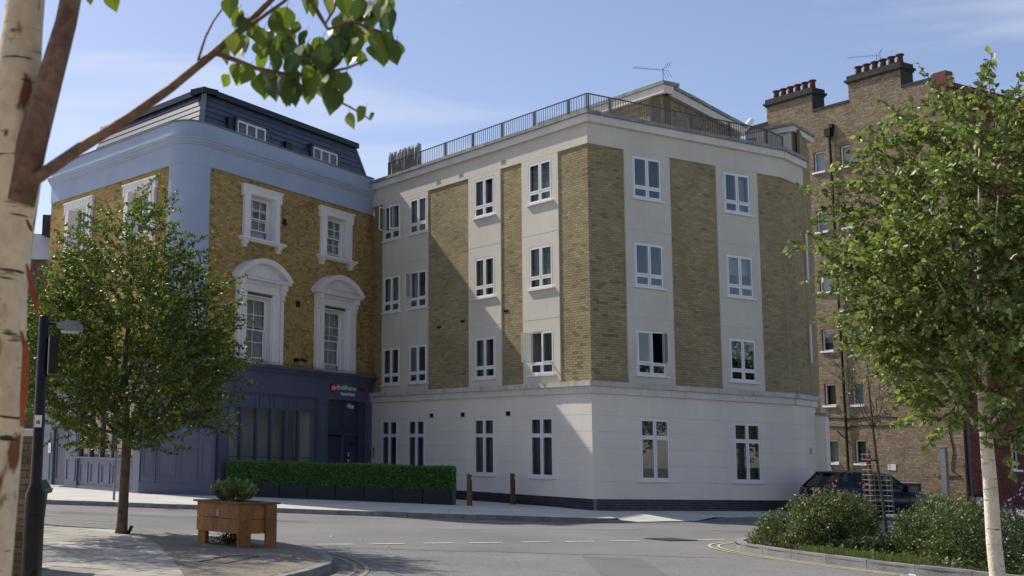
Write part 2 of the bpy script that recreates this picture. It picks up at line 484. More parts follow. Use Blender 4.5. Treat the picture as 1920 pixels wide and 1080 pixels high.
def resample(pts, step):
    pts = [Vector((*p, 0)) for p in pts]; out = [pts[0]]; acc = 0
    for a, c in zip(pts, pts[1:]):
        L = (c - a).length; t = step - acc
        while t < L:
            out.append(a.lerp(c, t / L)); t += step
        acc = L - (t - step)
    return out
def smooth_line(pts, it=2):
    P = [Vector((*p, 0)) for p in pts]
    for _ in range(it):
        Q = [P[0]]
        for a, c in zip(P, P[1:]): Q += [a.lerp(c, .25), a.lerp(c, .75)]
        P = Q + [P[-1]]
    return [(p.x, p.y) for p in P]

# --- far pavement with its kerb stones
far_kerb = smooth_line([(-34, 39.2), (-12, 35.8), (-5.5, 34.8), (-2.3, 34.1), (.9, 33.3), (3.1, 32.7), (6.2, 32.3), (7.9, 31.9), (9.1, 31.95), (10.2, 32.6), (11.7, 33.6), (15.4, 35.7), (17.2, 36.8), (18.1, 38.2), (18.0, 40.2)])
b = MB(); dn = Vector((-.22, 1, 0))
for a, c in zip(far_kerb, far_kerb[1:]):
    a, c = V2(a), V2(c)
    lo = lambda p: -.11 if 10.0 < p.x < 12.6 else 0.0            # dropped kerb by the corner
    A1, C1 = a + dn * 1.2 + Vector((0, 0, .02)), c + dn * 1.2 + Vector((0, 0, .02))
    A2, C2 = a + dn * 5 + Vector((0, 0, .07)), c + dn * 5 + Vector((0, 0, .07))
    A3, C3_ = a + dn * 34 + Vector((0, 0, .09)), c + dn * 34 + Vector((0, 0, .09))
    a = a + Vector((0, 0, lo(a) + .004)); c = c + Vector((0, 0, lo(c) + .004))
    b.quad(a, c, C1, A1); b.quad(A1, C1, C2, A2); b.quad(A2, C2, C3_, A3)
far_pave = b.build('pavement', m_pave); tag(far_pave, 'pale concrete pavement in front of the hotel and flats', kind='structure')

def kerb_run(pts, parent, w=.15, step=.9, side=1, top=.0, bottom=-.2, drop=lambda p: 0., m=m_kerb):
    P = resample(pts, step)
    for i, (a, c) in enumerate(zip(P, P[1:])):
        d = (c - a).normalized(); n = Vector((-d.y, d.x, 0)) * side
        bb = MB(); g = .006; e = [a + d * g, c - d * g, c - d * g + n * w, a + d * g + n * w]
        zz = [top + .006 + drop(a), top + .006 + drop(c), top + .006 + drop(c), top + .006 + drop(a)]
        j = rnd.uniform(-.004, .004)
        bb.hexa([Vector((q.x, q.y, bottom)) for q in e] + [Vector((q.x, q.y, z + j)) for q, z in zip(e, zz)])
        bb.build('kerb_stone', m, parent)
drop_far = lambda p: -.10 * max(0, min(1, (p.x - 9.4) / .8)) * max(0, min(1, (13.4 - p.x) / .8))
kerb_run([p for p in far_kerb if p[0] > -9], far_pave, side=1, drop=drop_far)

# --- near pavement (left foreground): slabs, bound gravel round the planter
near_kerb = smooth_line([(-30, 31), (-9, 26.3), (-5, 24.6), (-3.1, 23.6), (-.6, 21.8), (.5, 20.9), (1.15, 19.7), (1.38, 18.3), (1.3, 16.9), (.85, 15.7), (.3, 14.4), (.05, 12), (-.1, 8), (-.3, 3), (-.4, -6)])
b = MB(); P = [Vector((*p, -.02)) for p in near_kerb]
b.poly([P[i] for i in range(len(P))] + [Vector((-30, -6, -.02))])
near_pave = b.build('near_pavement', m_gravel); fix_normals(near_pave)
tag(near_pave, 'near pavement with slabs and bound gravel under the street tree', kind='structure')
def inside(pt, poly):
    x, y = pt; c = False; j = len(poly) - 1
    for i in range(len(poly)):
        xi, yi = poly[i]; xj, yj = poly[j]
        if (yi > y) != (yj > y) and x < (xj - xi) * (y - yi) / (yj - yi) + xi: c = not c
        j = i
    return c
gravel_poly = [(-2.6, 22.2), (-1.2, 20.6), (-1.05, 18.5), (-.85, 16.6), (-.55, 14.0), (1.3, 14.0), (1.6, 19), (.6, 21.2), (-1.2, 22.3)]
b = MB(); b.poly([Vector((*p, -.006)) for p in [q for q in gravel_poly]])
near_poly = near_kerb + [(-30, -6)]
# gravel top trimmed to the kerb line
gp = [(-2.2, 22.5), (-1.9, 21.6), (-1.45, 20.4), (-1.2, 19.2), (-1.05, 18), (-.85, 16.6), (-.55, 14.0), (-.3, 9), (-.35, 7)] + [(p[0] - .14, p[1]) for p in reversed(near_kerb) if 7.2 < p[1] < 22.3 and p[0] > -1.6]
b = MB(); b.poly([Vector((*p, .0085)) for p in gp]); g_o = b.build('gravel_surface', m_gravel, near_pave); fix_normals(g_o)
kerb_run([p for p in near_kerb if p[1] > 11 and p[0] > -8], near_pave, side=-1, w=.13)
slab_meshes = {}
ang = math.radians(-24); cs, sn = math.cos(ang), math.sin(ang)
for i in range(-16, 12):
    for j in range(-18, 22):
        u, v = i * .75 + (.375 if j % 2 else 0), j * .6
        cx, cy = -3 + u * cs - v * sn, 17.5 + u * sn + v * cs
        cor = [(cx + a * cs - c_ * sn, cy + a * sn + c_ * cs) for a in (-.37, .37) for c_ in (-.295, .295)]
        if cy < 10 or cx < -8: continue
        if not all(inside(q, near_poly) for q in cor): continue
        if all(inside(q, gp) for q in cor): continue
        ix = (i * 7 + j * 3) % 4
        if ix not in slab_meshes:
            bb = MB(); bb.box(WORLD, -.364, .364, -.289, .289, -.05, .004)
            me = bpy.data.meshes.new('paving_slab'); me.from_pydata([tuple(q) for q in bb.v], [], bb.f)
            tone = (1, .84, 1.14, .94)[ix]
            me.materials.append(mat('paving_slab_%d' % ix, (.40 * tone, .375 * tone, .315 * tone), .92, .16, 1.1, .14, 25, .3, 150, spec=.25)); slab_meshes[ix] = me
        o = bpy.data.objects.new('paving_slab', slab_meshes[ix]); col.objects.link(o); o.parent = near_pave
        o.location = (cx, cy, rnd.uniform(-.002, .003)); o.rotation_euler = (rnd.uniform(-.003, .003), rnd.uniform(-.003, .003), ang)
# inspection cover set in the gravel
mc = thing('manhole_cover', 'rectangular metal inspection cover set in the gravel before the planter', 'manhole cover', (-.12, 17.05, .003))
FM = Frame((-.12, 17.05), (.35, .94), (-.94, .35))
part('frame', m_black_iron, mc, lambda b: [b.box(FM, -.66, .66, s * .19 - .02, s * .19 + .02, .0, .012) for s in (-1, 1)] + [b.box(FM, s * .64 - .02, s * .64 + .02, -.17, .17, .0, .0121) for s in (-1, 1)])
part('lid', mat('iron_lid', (.09, .085, .08), .8, .2, 6, .2, 60, .4, 70), mc, lambda b: b.box(FM, -.6, .6, -.165, .165, .0, .008))

# --- planted bed on the right
bed_line = smooth_line([(24, 27.5), (14, 26.6), (11.2, 25.8), (9.9, 24.9), (9.35, 23.7), (9.3, 22.4), (9.6, 20.6), (10.1, 18.9), (10.7, 17.7), (11.6, 15.8), (12.6, 13), (13.2, 8)])
b = MB(); P = [Vector((*p, -.01)) for p in bed_line]
b.poly(P + [Vector((30, 8, -.01)), Vector((30, 27.5, -.01))])
bed = b.build('planting_bed', m_soil); fix_normals(bed); tag(bed, 'kerbed planting bed with shrubs on the right', kind='structure')
kerb_run([p for p in bed_line if p[0] < 14.5], bed, side=1, w=.16, top=.02)

# --- road markings
DR = Vector((.8914, .4533, 0)); DRn = Vector((.4533, -.8914, 0))
def dash(name, a, c, w, m, z=-.110):
    a, c = Vector((*a, z)), Vector((*c, z)); d = (c - a).normalized(); n = Vector((-d.y, d.x, 0)) * w / 2
    bb = MB(); k = max(2, int((c - a).length / .12)); r = rnd
    L = [a.lerp(c, i / k) + n * r.uniform(.8, 1.1) for i in range(k + 1)]; Rr = [a.lerp(c, i / k) - n * r.uniform(.8, 1.1) for i in range(k + 1)]
    for i in range(k): bb.quad(Rr[i], Rr[i + 1], L[i + 1], L[i])
    return bb.build(name, m, road)
for a, c in [((1.37, 21.95), (2.02, 22.2)), ((2.34, 22.36), (3.0, 22.68)), ((3.38, 22.9), (3.99, 23.2)), ((4.31, 23.34), (4.97, 23.66)), ((5.39, 23.88), (6.01, 24.18)),
             ((6.37, 24.38), (7.01, 24.68)), ((7.41, 24.92), (8.1, 25.27)), ((8.75, 25.6), (9.0, 25.72)), ((9.56, 26.06), (10.27, 26.42)), ((10.9, 26.75), (11.6, 27.1)), ((12.1, 27.35), (12.8, 27.7)), ((-.2, 21.25 + 2.0), (-.9, 23.7))]:
    dash('lane_dash', a, c, .10, m_linewhite)
for a, c in [((-5.2, 29.6), (-4.3, 29.3)), ((-3.5, 27.6), (-2.7, 27.3)), ((-3.3, 26.6), (-2.6, 26.35)), ((-4.6, 26.4), (-3.8, 26.0)), ((2.2, 31.9), (2.6, 31.8)), ((3.4, 31.6), (3.9, 31.55)), ((4.6, 31.3), (5.4, 31.2)), ((6.0, 31.0), (6.8, 30.9)), ((7.2, 30.7), (7.7, 30.65))]:
    dash('worn_dash', a, c, .07, mat('road_paint_worn', (.42, .42, .40), .85, .35, 7, .35, 60))
def offset_line(pts, off):
    P = [Vector((*p, 0)) for p in pts]; out = []
    for i, p in enumerate(P):
        d = (P[min(i + 1, len(P) - 1)] - P[max(i - 1, 0)]).normalized(); out.append(p + Vector((-d.y, d.x, 0)) * off)
    return out
def ribbon(name, P, w, m, z=-.108):
    L = [Vector((q.x, q.y, z)) for q in offset_line([(p.x, p.y) for p in P], w / 2)]; Q = [Vector((q.x, q.y, z)) for q in offset_line([(p.x, p.y) for p in P], -w / 2)]
    bb = MB()
    for i in range(len(P) - 1): bb.quad(Q[i], Q[i + 1], L[i + 1], L[i])
    return fix_normals(bb.build(name, m, road))
sub = [p for p in bed_line if p[0] < 13 and p[1] < 25.3 and p[1] > 18.6]
m_yellow_worn = mat('road_paint_yellow_worn', (.33, .30, .17), .85, .25, 7, .35, 60)
for off in (-.28, -.44): ribbon('yellow_line', offset_line(sub, off), .05, m_lineyellow)
sub2 = [p for p in near_kerb if p[0] > -.9 and 13.5 < p[1] < 21.9]
for off in (.30, .46): ribbon('faded_yellow_line', offset_line(sub2, off), .055, m_yellow_worn)
dash('white_stub', (10.0, 18.6), (10.25, 19.1), .1, m_linewhite); dash('white_stub', (10.25, 19.0), (11.0, 18.0), .08, m_linewhite); dash('white_stub', (9.55, 18.1), (9.85, 18.55), .1, m_linewhite)
# gully grate
gr = thing('drain_grate', 'iron drain grate in the carriageway near the planted bed', 'drain grate', (8.95, 25.9, -.116))
FG = Frame((8.95, 25.9), DR, DRn)
part('frame', m_black_iron, gr, lambda b: b.box(FG, -.42, .42, -.36, .36, -.119, -.113))
for k in range(9): part('bar', mat('iron_bar', (.10, .098, .09), .7, .2), gr, lambda b: b.box(FG, -.38, .38, -.33 + k * .078, -.29 + k * .078, -.1129, -.104))

# ================================================================== apartment building (white ground floor, brick and stucco above)
C0 = (10.22, 35.97)
FL = Frame(C0, (-.4534, .8913), (-.8913, -.4534))
FR = Frame(C0, (.8913, .4534), (.4534, -.8913))
bend = FR.p(8.48, 0, 0)
FX = Frame(bend, (.707, .707), (.707, -.707))
endp = FX.p(1.86, 0, 0)
FS = Frame(endp, (.50, .866), (.866, -.50))
apt = thing('apartment_building', 'four storey flats of stucco and yellow brick panels over a white ground floor', 'building', (C0[0], C0[1], 0))
bk = BrickSet([(.38, .305, .17), (.355, .28, .152), (.40, .33, .19), (.325, .255, .138), (.37, .285, .17), (.25, .20, .12)], [5, 5, 4, 3, 2, .5], depth=.004, seed=3)

UP = [(9.48, 10.81), (6.74, 8.10), (4.05, 5.41)]
Lcols = [(9.94, 11.02), (8.24, 9.32), (4.42, 5.49), (1.60, 2.70)]
Rcols = [(1.81, 3.0), (5.75, 6.93)]
Lstrips = [('b', 0, 1.32), ('s', 1.32, 3.04), ('b', 3.04, 4.11), ('s', 4.11, 5.83), ('b', 5.83, 8.20), ('s', 8.20, 11.13), ('b', 11.13, 12.15)]
Rstrips = [('b', 0, 1.47), ('s', 1.47, 3.38), ('b', 3.38, 5.41), ('s', 5.41, 7.30), ('b', 7.30, 8.48)]
levels = [(3.78, 5.765), (5.785, 8.46), (8.48, 10.95)]

def stucco_wall(F, t0, t1, z0, z1, holes, name, m, depth=.09, o=0.):
    b = MB()
    for r in rects_minus(t0, t1, z0, z1, holes): b.box(F, r[0], r[1], o - depth, o, r[2], r[3])
    return b.build(name, m, apt)
def apt_face(F, strips, cols, seed, t_lo=0.):
    for kind, a, c in strips:
        holes = [(x0, x1, z0, z1) for x0, x1 in cols for z0, z1 in UP if x0 >= a - .05 and x1 <= c + .05]
        if kind == 's':
            for z0, z1 in ((5.762, 5.788), (8.457, 8.483)): part('movement_joint', m_reveal, apt, lambda b: b.box(F, a, c, -.089, -.012, z0, z1))
            for z0, z1 in levels: stucco_wall(F, a, c, z0, z1, [h for h in holes if h[2] > z0 - .1 and h[3] < z1 + .1], 'stucco_panel', m_stucco)
        else:
            a2 = a + (.046 if a == 0 else 0)
            part('brick_backing', m_mortar_dark, apt, lambda b: b.box(F, a2, c, -.14, -.045, 3.78, 10.95))
            a3 = a + (.0425 if a == 0 else 0)
            for z0, z1, o in ((3.78, 5.77, -.045), (5.79, 8.465, -.045), (8.485, 10.95, -.045)):
                bk.add(F, o, brick_rows(a3, c, z0, z1, seed=seed + int(a * 10)))
apt_face(FL, Lstrips, Lcols, 10)
apt_face(FR, Rstrips, Rcols, 50)
# chamfer and receding side
part('brick_backing', m_mortar_dark, apt, lambda b: b.box(FX, 0, 1.86, -.14, -.045, 3.78, 10.95))
for z0, z1 in ((3.78, 5.77), (5.79, 8.465), (8.485, 10.95)): bk.add(FX, -.045, brick_rows(-.01, 1.84, z0, z1))
part('brick_backing', m_mortar_dark, apt, lambda b: b.box(FS, 0.02, 3.2, -.14, -.045, 3.2, 13.0))
bk.add(FS, -.045, brick_rows(.03, 3.2, 3.2, 12.95))
bk.build(apt, m_brick, 300)
# continuous stucco band under the cornice
for F, a, c in ((FL, 0., 12.15), (FR, .0901, 8.48), (FX, 0, 1.86)):
    part('stucco_band', m_stucco, apt, lambda b: b.box(F, a, c, -.09, 0.0015, 10.952, 11.62))
# ground floor render courses
GFL = [(x0, x1, .92, 2.76) for x0, x1 in [(9.94, 10.98), (8.24, 9.28), (4.40, 5.47), (1.59, 2.67)]]
GFR = [(x0, x1, .92, 2.76) for x0, x1 in [(1.80, 3.0), (5.73, 6.92)]]
zc = [.37, .872, 1.362, 1.842, 2.312, 2.792, 3.42]
def gf_courses(F, a, c, holes):
    part('render_backing', mat('render_joint', (.52, .50, .46), .9, .05), apt, lambda b: [b.box(F, r[0], r[1], -.1, .045, r[2], r[3]) for r in rects_minus(a + (.02 if F is FL else 0), c, .3, 3.45, holes)])
    for z0, z1 in zip(zc, zc[1:]):
        rr = rects_minus(a, c, z0 + .0035, z1 - .0035, holes)
        solid = [r for r in rr if (r[0], r[1]) == (a, c)]
        cols_ = sorted({(r[0], r[1]) for r in rr if (r[0], r[1]) != (a, c)})
        if not cols_ or (solid and z1 > 2.8): part('render_course', m_render, apt, lambda b: [b.box(F, r[0], r[1], .0452, .06, r[2], r[3]) for r in rr])
        else:
            if solid: part('render_course', m_render, apt, lambda b: [b.box(F, r[0], r[1], .0452, .06, r[2], r[3]) for r in solid])
            for q in cols_: part('render_course', m_render, apt, lambda b: [b.box(F, r[0], r[1], .0452, .06, r[2], r[3]) for r in rr if (r[0], r[1]) == q])
gf_courses(FL, -.06, 12.1, GFL)
gf_courses(FR, .1, 8.49, GFR)
part('render_wall_end', m_render, apt, lambda b: [b.box(FR, -.045, .099, -.05, .0595, .37, 3.42)])
gf_courses(FX, .0, 1.9, [])
part('side_wall', m_render, apt, lambda b: b.box(FS, .0, 1.4, .02, .35, .0, 3.15))
part('side_coping', m_coping, apt, lambda b: b.box(FS, -.05, 1.45, -.02, .42, 3.15, 3.23))
# plinth
pb = BrickSet([(.025, .027, .04), (.035, .037, .05), (.05, .05, .06), (.02, .02, .028)], [4, 3, 1, 2], depth=.012, seed=9)
for F, a, c in ((FL, -.045, 11.86), (FR, .08, 8.49), (FX, 0, 1.9)):
    part('plinth_backing', m_engmortar, apt, lambda b: b.box(F, a, c, -.1, .04, -.15, .369))
    pb.add(F, .04, brick_rows(a, c, -.005, .37))
pb.build(apt, m_engbrick, 0, 'plinth_brick')
# string course and top cornice, stone by stone
def stones(F, a, c, step, o0, o1, z0, z1, name, m, gap=.004, jz=.003):
    n = max(1, int(round((c - a) / step))); s = (c - a) / n
    for i in range(n):
        j = rnd.uniform(-jz, jz)
        part(name, m, apt, lambda b: b.box(F, a + i * s + gap, a + (i + 1) * s - gap, o0, o1 + j, z0, z1 + j))
for F, a, c, a2 in ((FL, -.16, 11.86, -.2), (FR, 0., 8.50, 0.), (FX, .02, 1.95, .02)):
    dz = .003 if F is FX else 0
    stones(F, a, c, .6, 0.0, .14, 3.42, 3.625 - dz, 'string_fascia_stone', m_fascia, jz=.001)
    stones(F, a2, c + .02, .62, -.04, .21, 3.628 - dz, 3.775 - dz, 'string_course_stone', m_stone)
    stones(F, a + (.04 if F is FL else 0), c, .6, 0.003, .12, 11.60, 11.835 - dz, 'cornice_fascia_stone', m_fascia, jz=.001)
    stones(F, (a2 if F is FL else a2 + (.40 if F is FR else 0)), c + .02, .9, -.38, .19, 11.838 - dz, 11.945 - dz, 'coping_stone', m_coping)

# windows of the flats
def window_apt(F, t0, t1, z0, z1, gf=False, opened=None, inner=None, parent=apt, o=0.0, room=None):
    dep = o - .075
    fr = MB(); w = .055
    fr.box(F, t0, t0 + w, dep, dep + .06, z0, z1); fr.box(F, t1 - w, t1, dep, dep + .06, z0, z1)
    fr.box(F, t0 + w, t1 - w, dep, dep + .06, z0, z0 + w); fr.box(F, t0 + w, t1 - w, dep, dep + .06, z1 - w, z1)
    tm = (t0 + t1) / 2; zt = z1 - .57 if gf else z0 + .36
    fr.box(F, tm - .035, tm + .035, dep, dep + .058, z0 + w, z1 - w)
    fr.box(F, t0 + w, tm - .035, dep, dep + .057, zt - .03, zt + .03); fr.box(F, tm + .035, t1 - w, dep, dep + .057, zt - .03, zt + .03)
    win = fr.build('window', m_upvc, parent)
    lights = [(t0 + w, tm - .035, z0 + w, zt - .03), (tm + .035, t1 - w, z0 + w, zt - .03), (t0 + w, tm - .035, zt + .03, z1 - w), (tm + .035, t1 - w, zt + .03, z1 - w)]
    for i, (a, c, e, g) in enumerate(lights):
        xf = None
        if opened and i in opened:
            hinge, angd = opened[i]; hx = a if hinge < 0 else c; hy = dep + .075; an = math.radians(angd) * (1 if hinge < 0 else -1)
            xf = lambda t, oo, z, hx=hx, hy=hy, an=an: (hx + (t - hx) * math.cos(an) - (oo - hy) * math.sin(an), hy + (t - hx) * math.sin(an) + (oo - hy) * math.cos(an), z)
        s = .042; sb = MB(); a_, c_, e_, g_ = a - .012, c + .012, e - .012, g + .012; oo, o1 = dep + .0605, dep + .082
        sb.box(F, a_, a_ + s, oo, o1, e_, g_, xf); sb.box(F, c_ - s, c_, oo, o1, e_, g_, xf); sb.box(F, a_ + s, c_ - s, oo, o1, e_, e_ + s, xf); sb.box(F, a_ + s, c_ - s, oo, o1, g_ - s, g_, xf)
        sb.build('sash', m_upvc, win)
        gb = MB(); gb.box(F, a_ + s, c_ - s, dep + .066, dep + .070, e_ + s, g_ - s, xf); gb.build('pane', m_glass, win)
        if xf is not None:
            part('window_stay', m_upvc, win, lambda b: b.box(F, a, c, dep + .03, dep + .05, e, e + .015))
    part('sill', m_upvc, win, lambda b: b.box(F, t0 - .07, t1 + .07, dep, o + .085, z0 - .045, z0 - .002))
    part('lintel_trim', m_upvc, win, lambda b: b.box(F, t0, t1, dep, dep + .065, z1 + .001, z1 + .016))
    # room behind
    rb = MB(); d0, d1 = dep - .02, dep - .75
    p = lambda t, oo, z: F.p(t, oo, z)
    a, c = t0 - .1, t1 + .1; e, g = z0 - .1, z1 + .06
    rb.quad(p(a, d1, e), p(c, d1, e), p(c, d1, g), p(a, d1, g)); rb.quad(p(a, d0, e), p(a, d1, e), p(a, d1, g), p(a, d0, g)); rb.quad(p(c, d0, e), p(c, d1, e), p(c, d1, g), p(c, d0, g))
    rb.quad(p(a, d0, e), p(c, d0, e), p(c, d1, e), p(a, d1, e)); rb.quad(p(a, d0, g), p(c, d0, g), p(c, d1, g), p(a, d1, g))
    rb.build('room', room or m_room, win)
    if inner == 'blind': part('blind', m_blind, win, lambda b: b.box(F, t0 + .02, t1 - .02, dep - .10, dep - .09, z0 + .02, z1))
    if inner == 'gfblind': part('blind', mat('dark_green_blind', (.15, .155, .13), .85, .12, 3, .1, 20), win, lambda b: b.box(F, t0 + .02, t1 - .02, dep - .10, dep - .09, z0 + .02, z1))
    if inner == 'halfblind': part('blind', m_blind, win, lambda b: b.box(F, t0 + .02, t1 - .02, dep - .10, dep - .09, z0 + (z1 - z0) * .55, z1))
    if inner == 'edge': part('curtain', m_curtain_d, win, lambda b: b.box(F, t1 - .32, t1 - .02, dep - .14, dep - .12, z0, z1))
    if inner in ('curtain', 'dark'):
        def cur(b, lo, hi, n=26):
            pts = [p(lo + (hi - lo) * i / n, dep - .16 + .03 * math.sin(i * 1.9 + lo * 7), 0) for i in range(n + 1)]
            for q, r_ in zip(pts, pts[1:]): b.quad(q + Vector((0, 0, e + .05)), r_ + Vector((0, 0, e + .05)), r_ + Vector((0, 0, g)), q + Vector((0, 0, g)))
        mm = m_curtain if inner == 'curtain' else m_curtain_d; W = t1 - t0
        for lo, hi in ((t0, t0 + W * rnd.uniform(.34, .5)), (t1 - W * rnd.uniform(.30, .46), t1)): part('curtain', mm, win, lambda b: cur(b, lo, hi))
    return win
inn = [['dark', 'blind', 'dark', 'blind'], ['blind', 'dark', 'curtain', 'blind'], ['dark', 'dark', 'dark', None]]
for r_, (z0, z1) in enumerate(UP):
    for c_, (t0, t1) in enumerate(Lcols):
        op = {(0, 0): {2: (-1, 22), 3: (1, 62)}, (1, 1): {3: (1, 60)}, (2, 3): {3: (1, 78)}}.get((r_, c_))
        window_apt(FL, t0, t1, z0, z1, opened=op, inner=inn[r_][c_])
    for c_, (t0, t1) in enumerate(Rcols):
        op = {(2, 0): {2: (-1, 10), 3: (1, 58)}, (1, 0): {2: (-1, 4)}}.get((r_, c_))
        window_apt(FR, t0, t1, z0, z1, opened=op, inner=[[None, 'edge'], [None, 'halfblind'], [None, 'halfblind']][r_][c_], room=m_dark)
for i, h in enumerate(GFL): window_apt(FL, h[0], h[1], h[2], h[3], gf=True, inner='gfblind' if i > 1 else 'dark', o=.06)
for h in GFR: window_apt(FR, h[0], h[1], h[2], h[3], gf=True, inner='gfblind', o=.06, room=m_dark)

# air bricks, plates
def airbrick(F, t, z, o, m, parent, w=.22, h=.15, gm=None):
    a = part('air_vent', m, parent, lambda b: b.box(F, t - w / 2, t + w / 2, o, o + .012, z - h / 2, z + h / 2))
    part('grille', gm or m_dark, a, lambda b: [b.box(F, t - w / 2 + .02 + i * (w - .04) / 4, t - w / 2 + .02 + (i + .7) * (w - .04) / 4, o + .0121, o + .016, z - h / 2 + .025, z + h / 2 - .025) for i in range(4)])
for t in (7.85, 6.08, 3.72): airbrick(FL, t, 2.88, .06, m_blackplastic, apt, .2, .14)
for t in (7.55, 6.25, 3.95): airbrick(FL, t, 11.17, .0016, m_stone, apt, .24, .16, m_coping)
for t, z in ((7.55, 5.95), (6.2, 6.05), (3.9, 6.2)): airbrick(FL, t, z, -.031, m_blackplastic, apt, .22, .075)
# roof body and back of the block
def prism(b, pts, z0, z1):
    n = len(pts); lo = [Vector((p.x, p.y, z0)) for p in pts]; hi = [Vector((p.x, p.y, z1)) for p in pts]
    b.poly(list(reversed(lo))); b.poly(hi)
    for i in range(n): b.quad(lo[i], lo[(i + 1) % n], hi[(i + 1) % n], hi[i])
core = [FL.p(1, -1, 0), FR.p(8.2, -1, 0), FX.p(1.5, -.9, 0), FS.p(3.15, -.2, 0), FS.p(3.15, -9, 0), FL.p(11.8, -9.5, 0), FL.p(11.8, -1, 0)]
fix_normals(part('core_wall', m_mortar_dark, apt, lambda b: prism(b, core, 0, 11.3)))
roofp = [FL.p(.1, -.1, 0), FR.p(8.45, -.1, 0), FX.p(1.8, -.1, 0), FS.p(3.18, -.12, 0), FS.p(3.18, -9.1, 0), FL.p(11.85, -9.6, 0), FL.p(11.85, -.1, 0)]
fix_normals(part('roof_deck', m_coping, apt, lambda b: prism(b, roofp, 11.3, 11.6)))
# penthouse
FPL = Frame((13.63, 39.12), FL.d, FL.n); FPR = Frame((13.63, 39.12), (.685, .728), (.728, -.685))
pk = BrickSet([(.36, .29, .17), (.31, .25, .14), (.39, .32, .20), (.25, .2, .12)], [4, 4, 3, 2], seed=14)
for F, L_ in ((FPL, 5.6), (FPR, 6.6)):
    part('penthouse_wall', m_mortar_dark, apt, lambda b: b.box(F, 0.03, L_, -.4, -.02, 11.6, 13.5)); pk.add(F, -.02, brick_rows(.02, L_, 11.6, 13.47))
pk.build(apt, m_brick, 0, 'penthouse_brick')
for F, L_, a in ((FPL, 5.9, -.22), (FPR, 6.8, 0)):
    stones(F, a, L_, .62, -.3, .16, 13.50, 13.76, 'penthouse_fascia_stone', m_fascia, jz=.001)
    stones(F, a - .06 if a else .3, L_ + .04, 1.2, -.5, .22, 13.765, 13.88, 'penthouse_coping_stone', m_coping)
pr = [FPL.p(.2, -.2, 0), FPR.p(6.5, -.2, 0), FPR.p(6.5, -5, 0), FPL.p(5.5, -4.6, 0), FPL.p(5.5, -.2, 0)]
fix_normals(part('penthouse_roof', m_coping, apt, lambda b: prism(b, pr, 13.3, 13.7)))
# stair tower at the right end
T0 = Vector((18.93, 41.5, 0)); FT = Frame(T0, (.67, .742), (.742, -.67)); FTL = Frame(T0, (-.65, .76), (-.76, -.65))
part('tower_wall', m_stucco, apt, lambda b: [b.box(FT, 0.0, .95, -1.2, 0.0, 11.5, 13.0), b.box(FTL, 0.0, 1.6, -.3, 0.0, 11.5, 13.0)])
stones(FT, -.1, 1.95, .6, -.4, .12, 12.99, 13.18, 'tower_fascia_stone', m_fascia, jz=.001); stones(FT, -.15, 2.0, .9, -.9, .18, 13.185, 13.28, 'tower_coping_stone', m_coping)
stones(FTL, .12, 1.6, .6, -.4, .12, 12.99, 13.177, 'tower_fascia_stone', m_fascia, jz=.001); stones(FTL, .18, 1.6, .9, -.3, .18, 13.181, 13.276, 'tower_coping_stone', m_coping)
for z0, z1 in ((4.9, 6.2), (7.6, 9.3)): part('overflow_pipe', m_upvc, apt, lambda b: b.tube([FX.p(1.84, .03, z0), FX.p(1.84, .03, z1)], .035))
# roof terrace railing
def rail_panel(F, a, c, o, z0=11.97, z1=12.66):
    b = MB(); b.box(F, a, c, o - .02, o + .02, z1 - .03, z1); b.box(F, a + .03, c - .03, o - .012, o + .012, z0 + .07, z0 + .09)
    n = int((c - a) / .105)
    for i in range(1, n): t = a + (c - a) * i / n; b.box(F, t - .007, t + .007, o - .007, o + .007, z0 + .09, z1 - .03)
    rp = b.build('railing_panel', m_rail, apt)
    for t in (a + .025, c - .025): part('post', m_rail, rp, lambda q: q.box(F, t - .018, t + .018, o - .018, o + .018, z0 - .03, z1 - .031))
lp = [.34, 1.17, 2.78, 4.41, 6.0, 7.6, 9.16, 11.3]
for a, c in zip(lp, lp[1:]): rail_panel(FL, a + .01, c - .01, -.34)
rp_ = [.36, 1.27, 3.03, 4.74, 6.48, 8.21]
for a, c in zip(rp_, rp_[1:]): rail_panel(FR, a + .01, c - .01, -.34)
FRe = Frame(FR.p(8.24, -.34, 0), (.707, .707), (.707, -.707)); rail_panel(FRe, .0, 1.4, 0)
def reeds(b):
    r = random.Random(3)
    for i in range(170):
        t = 9.2 + i / 170 * 2.15; x = r.uniform(-.012, .012)
        b.tube([FL.p(t, -.40 + x, 11.97), FL.p(t + r.uniform(-.03, .03), -.40 + r.uniform(-.02, .02), 12.98 + r.uniform(-.12, .08))], r.uniform(.006, .011), 4)
tag(part('reed_screen', m_reed, apt, reeds), 'brown reed screen tied to the terrace railing')
part('roof_lamp', m_upvc, apt, lambda b: b.box(FPL, .6, .8, .02, .08, 12.2, 12.6))
part('roof_cowl', m_upvc, apt, lambda b: b.tube([Vector((18.3, 44.0, 13.7)), Vector((18.7, 44.2, 14.15))], .11, 10))
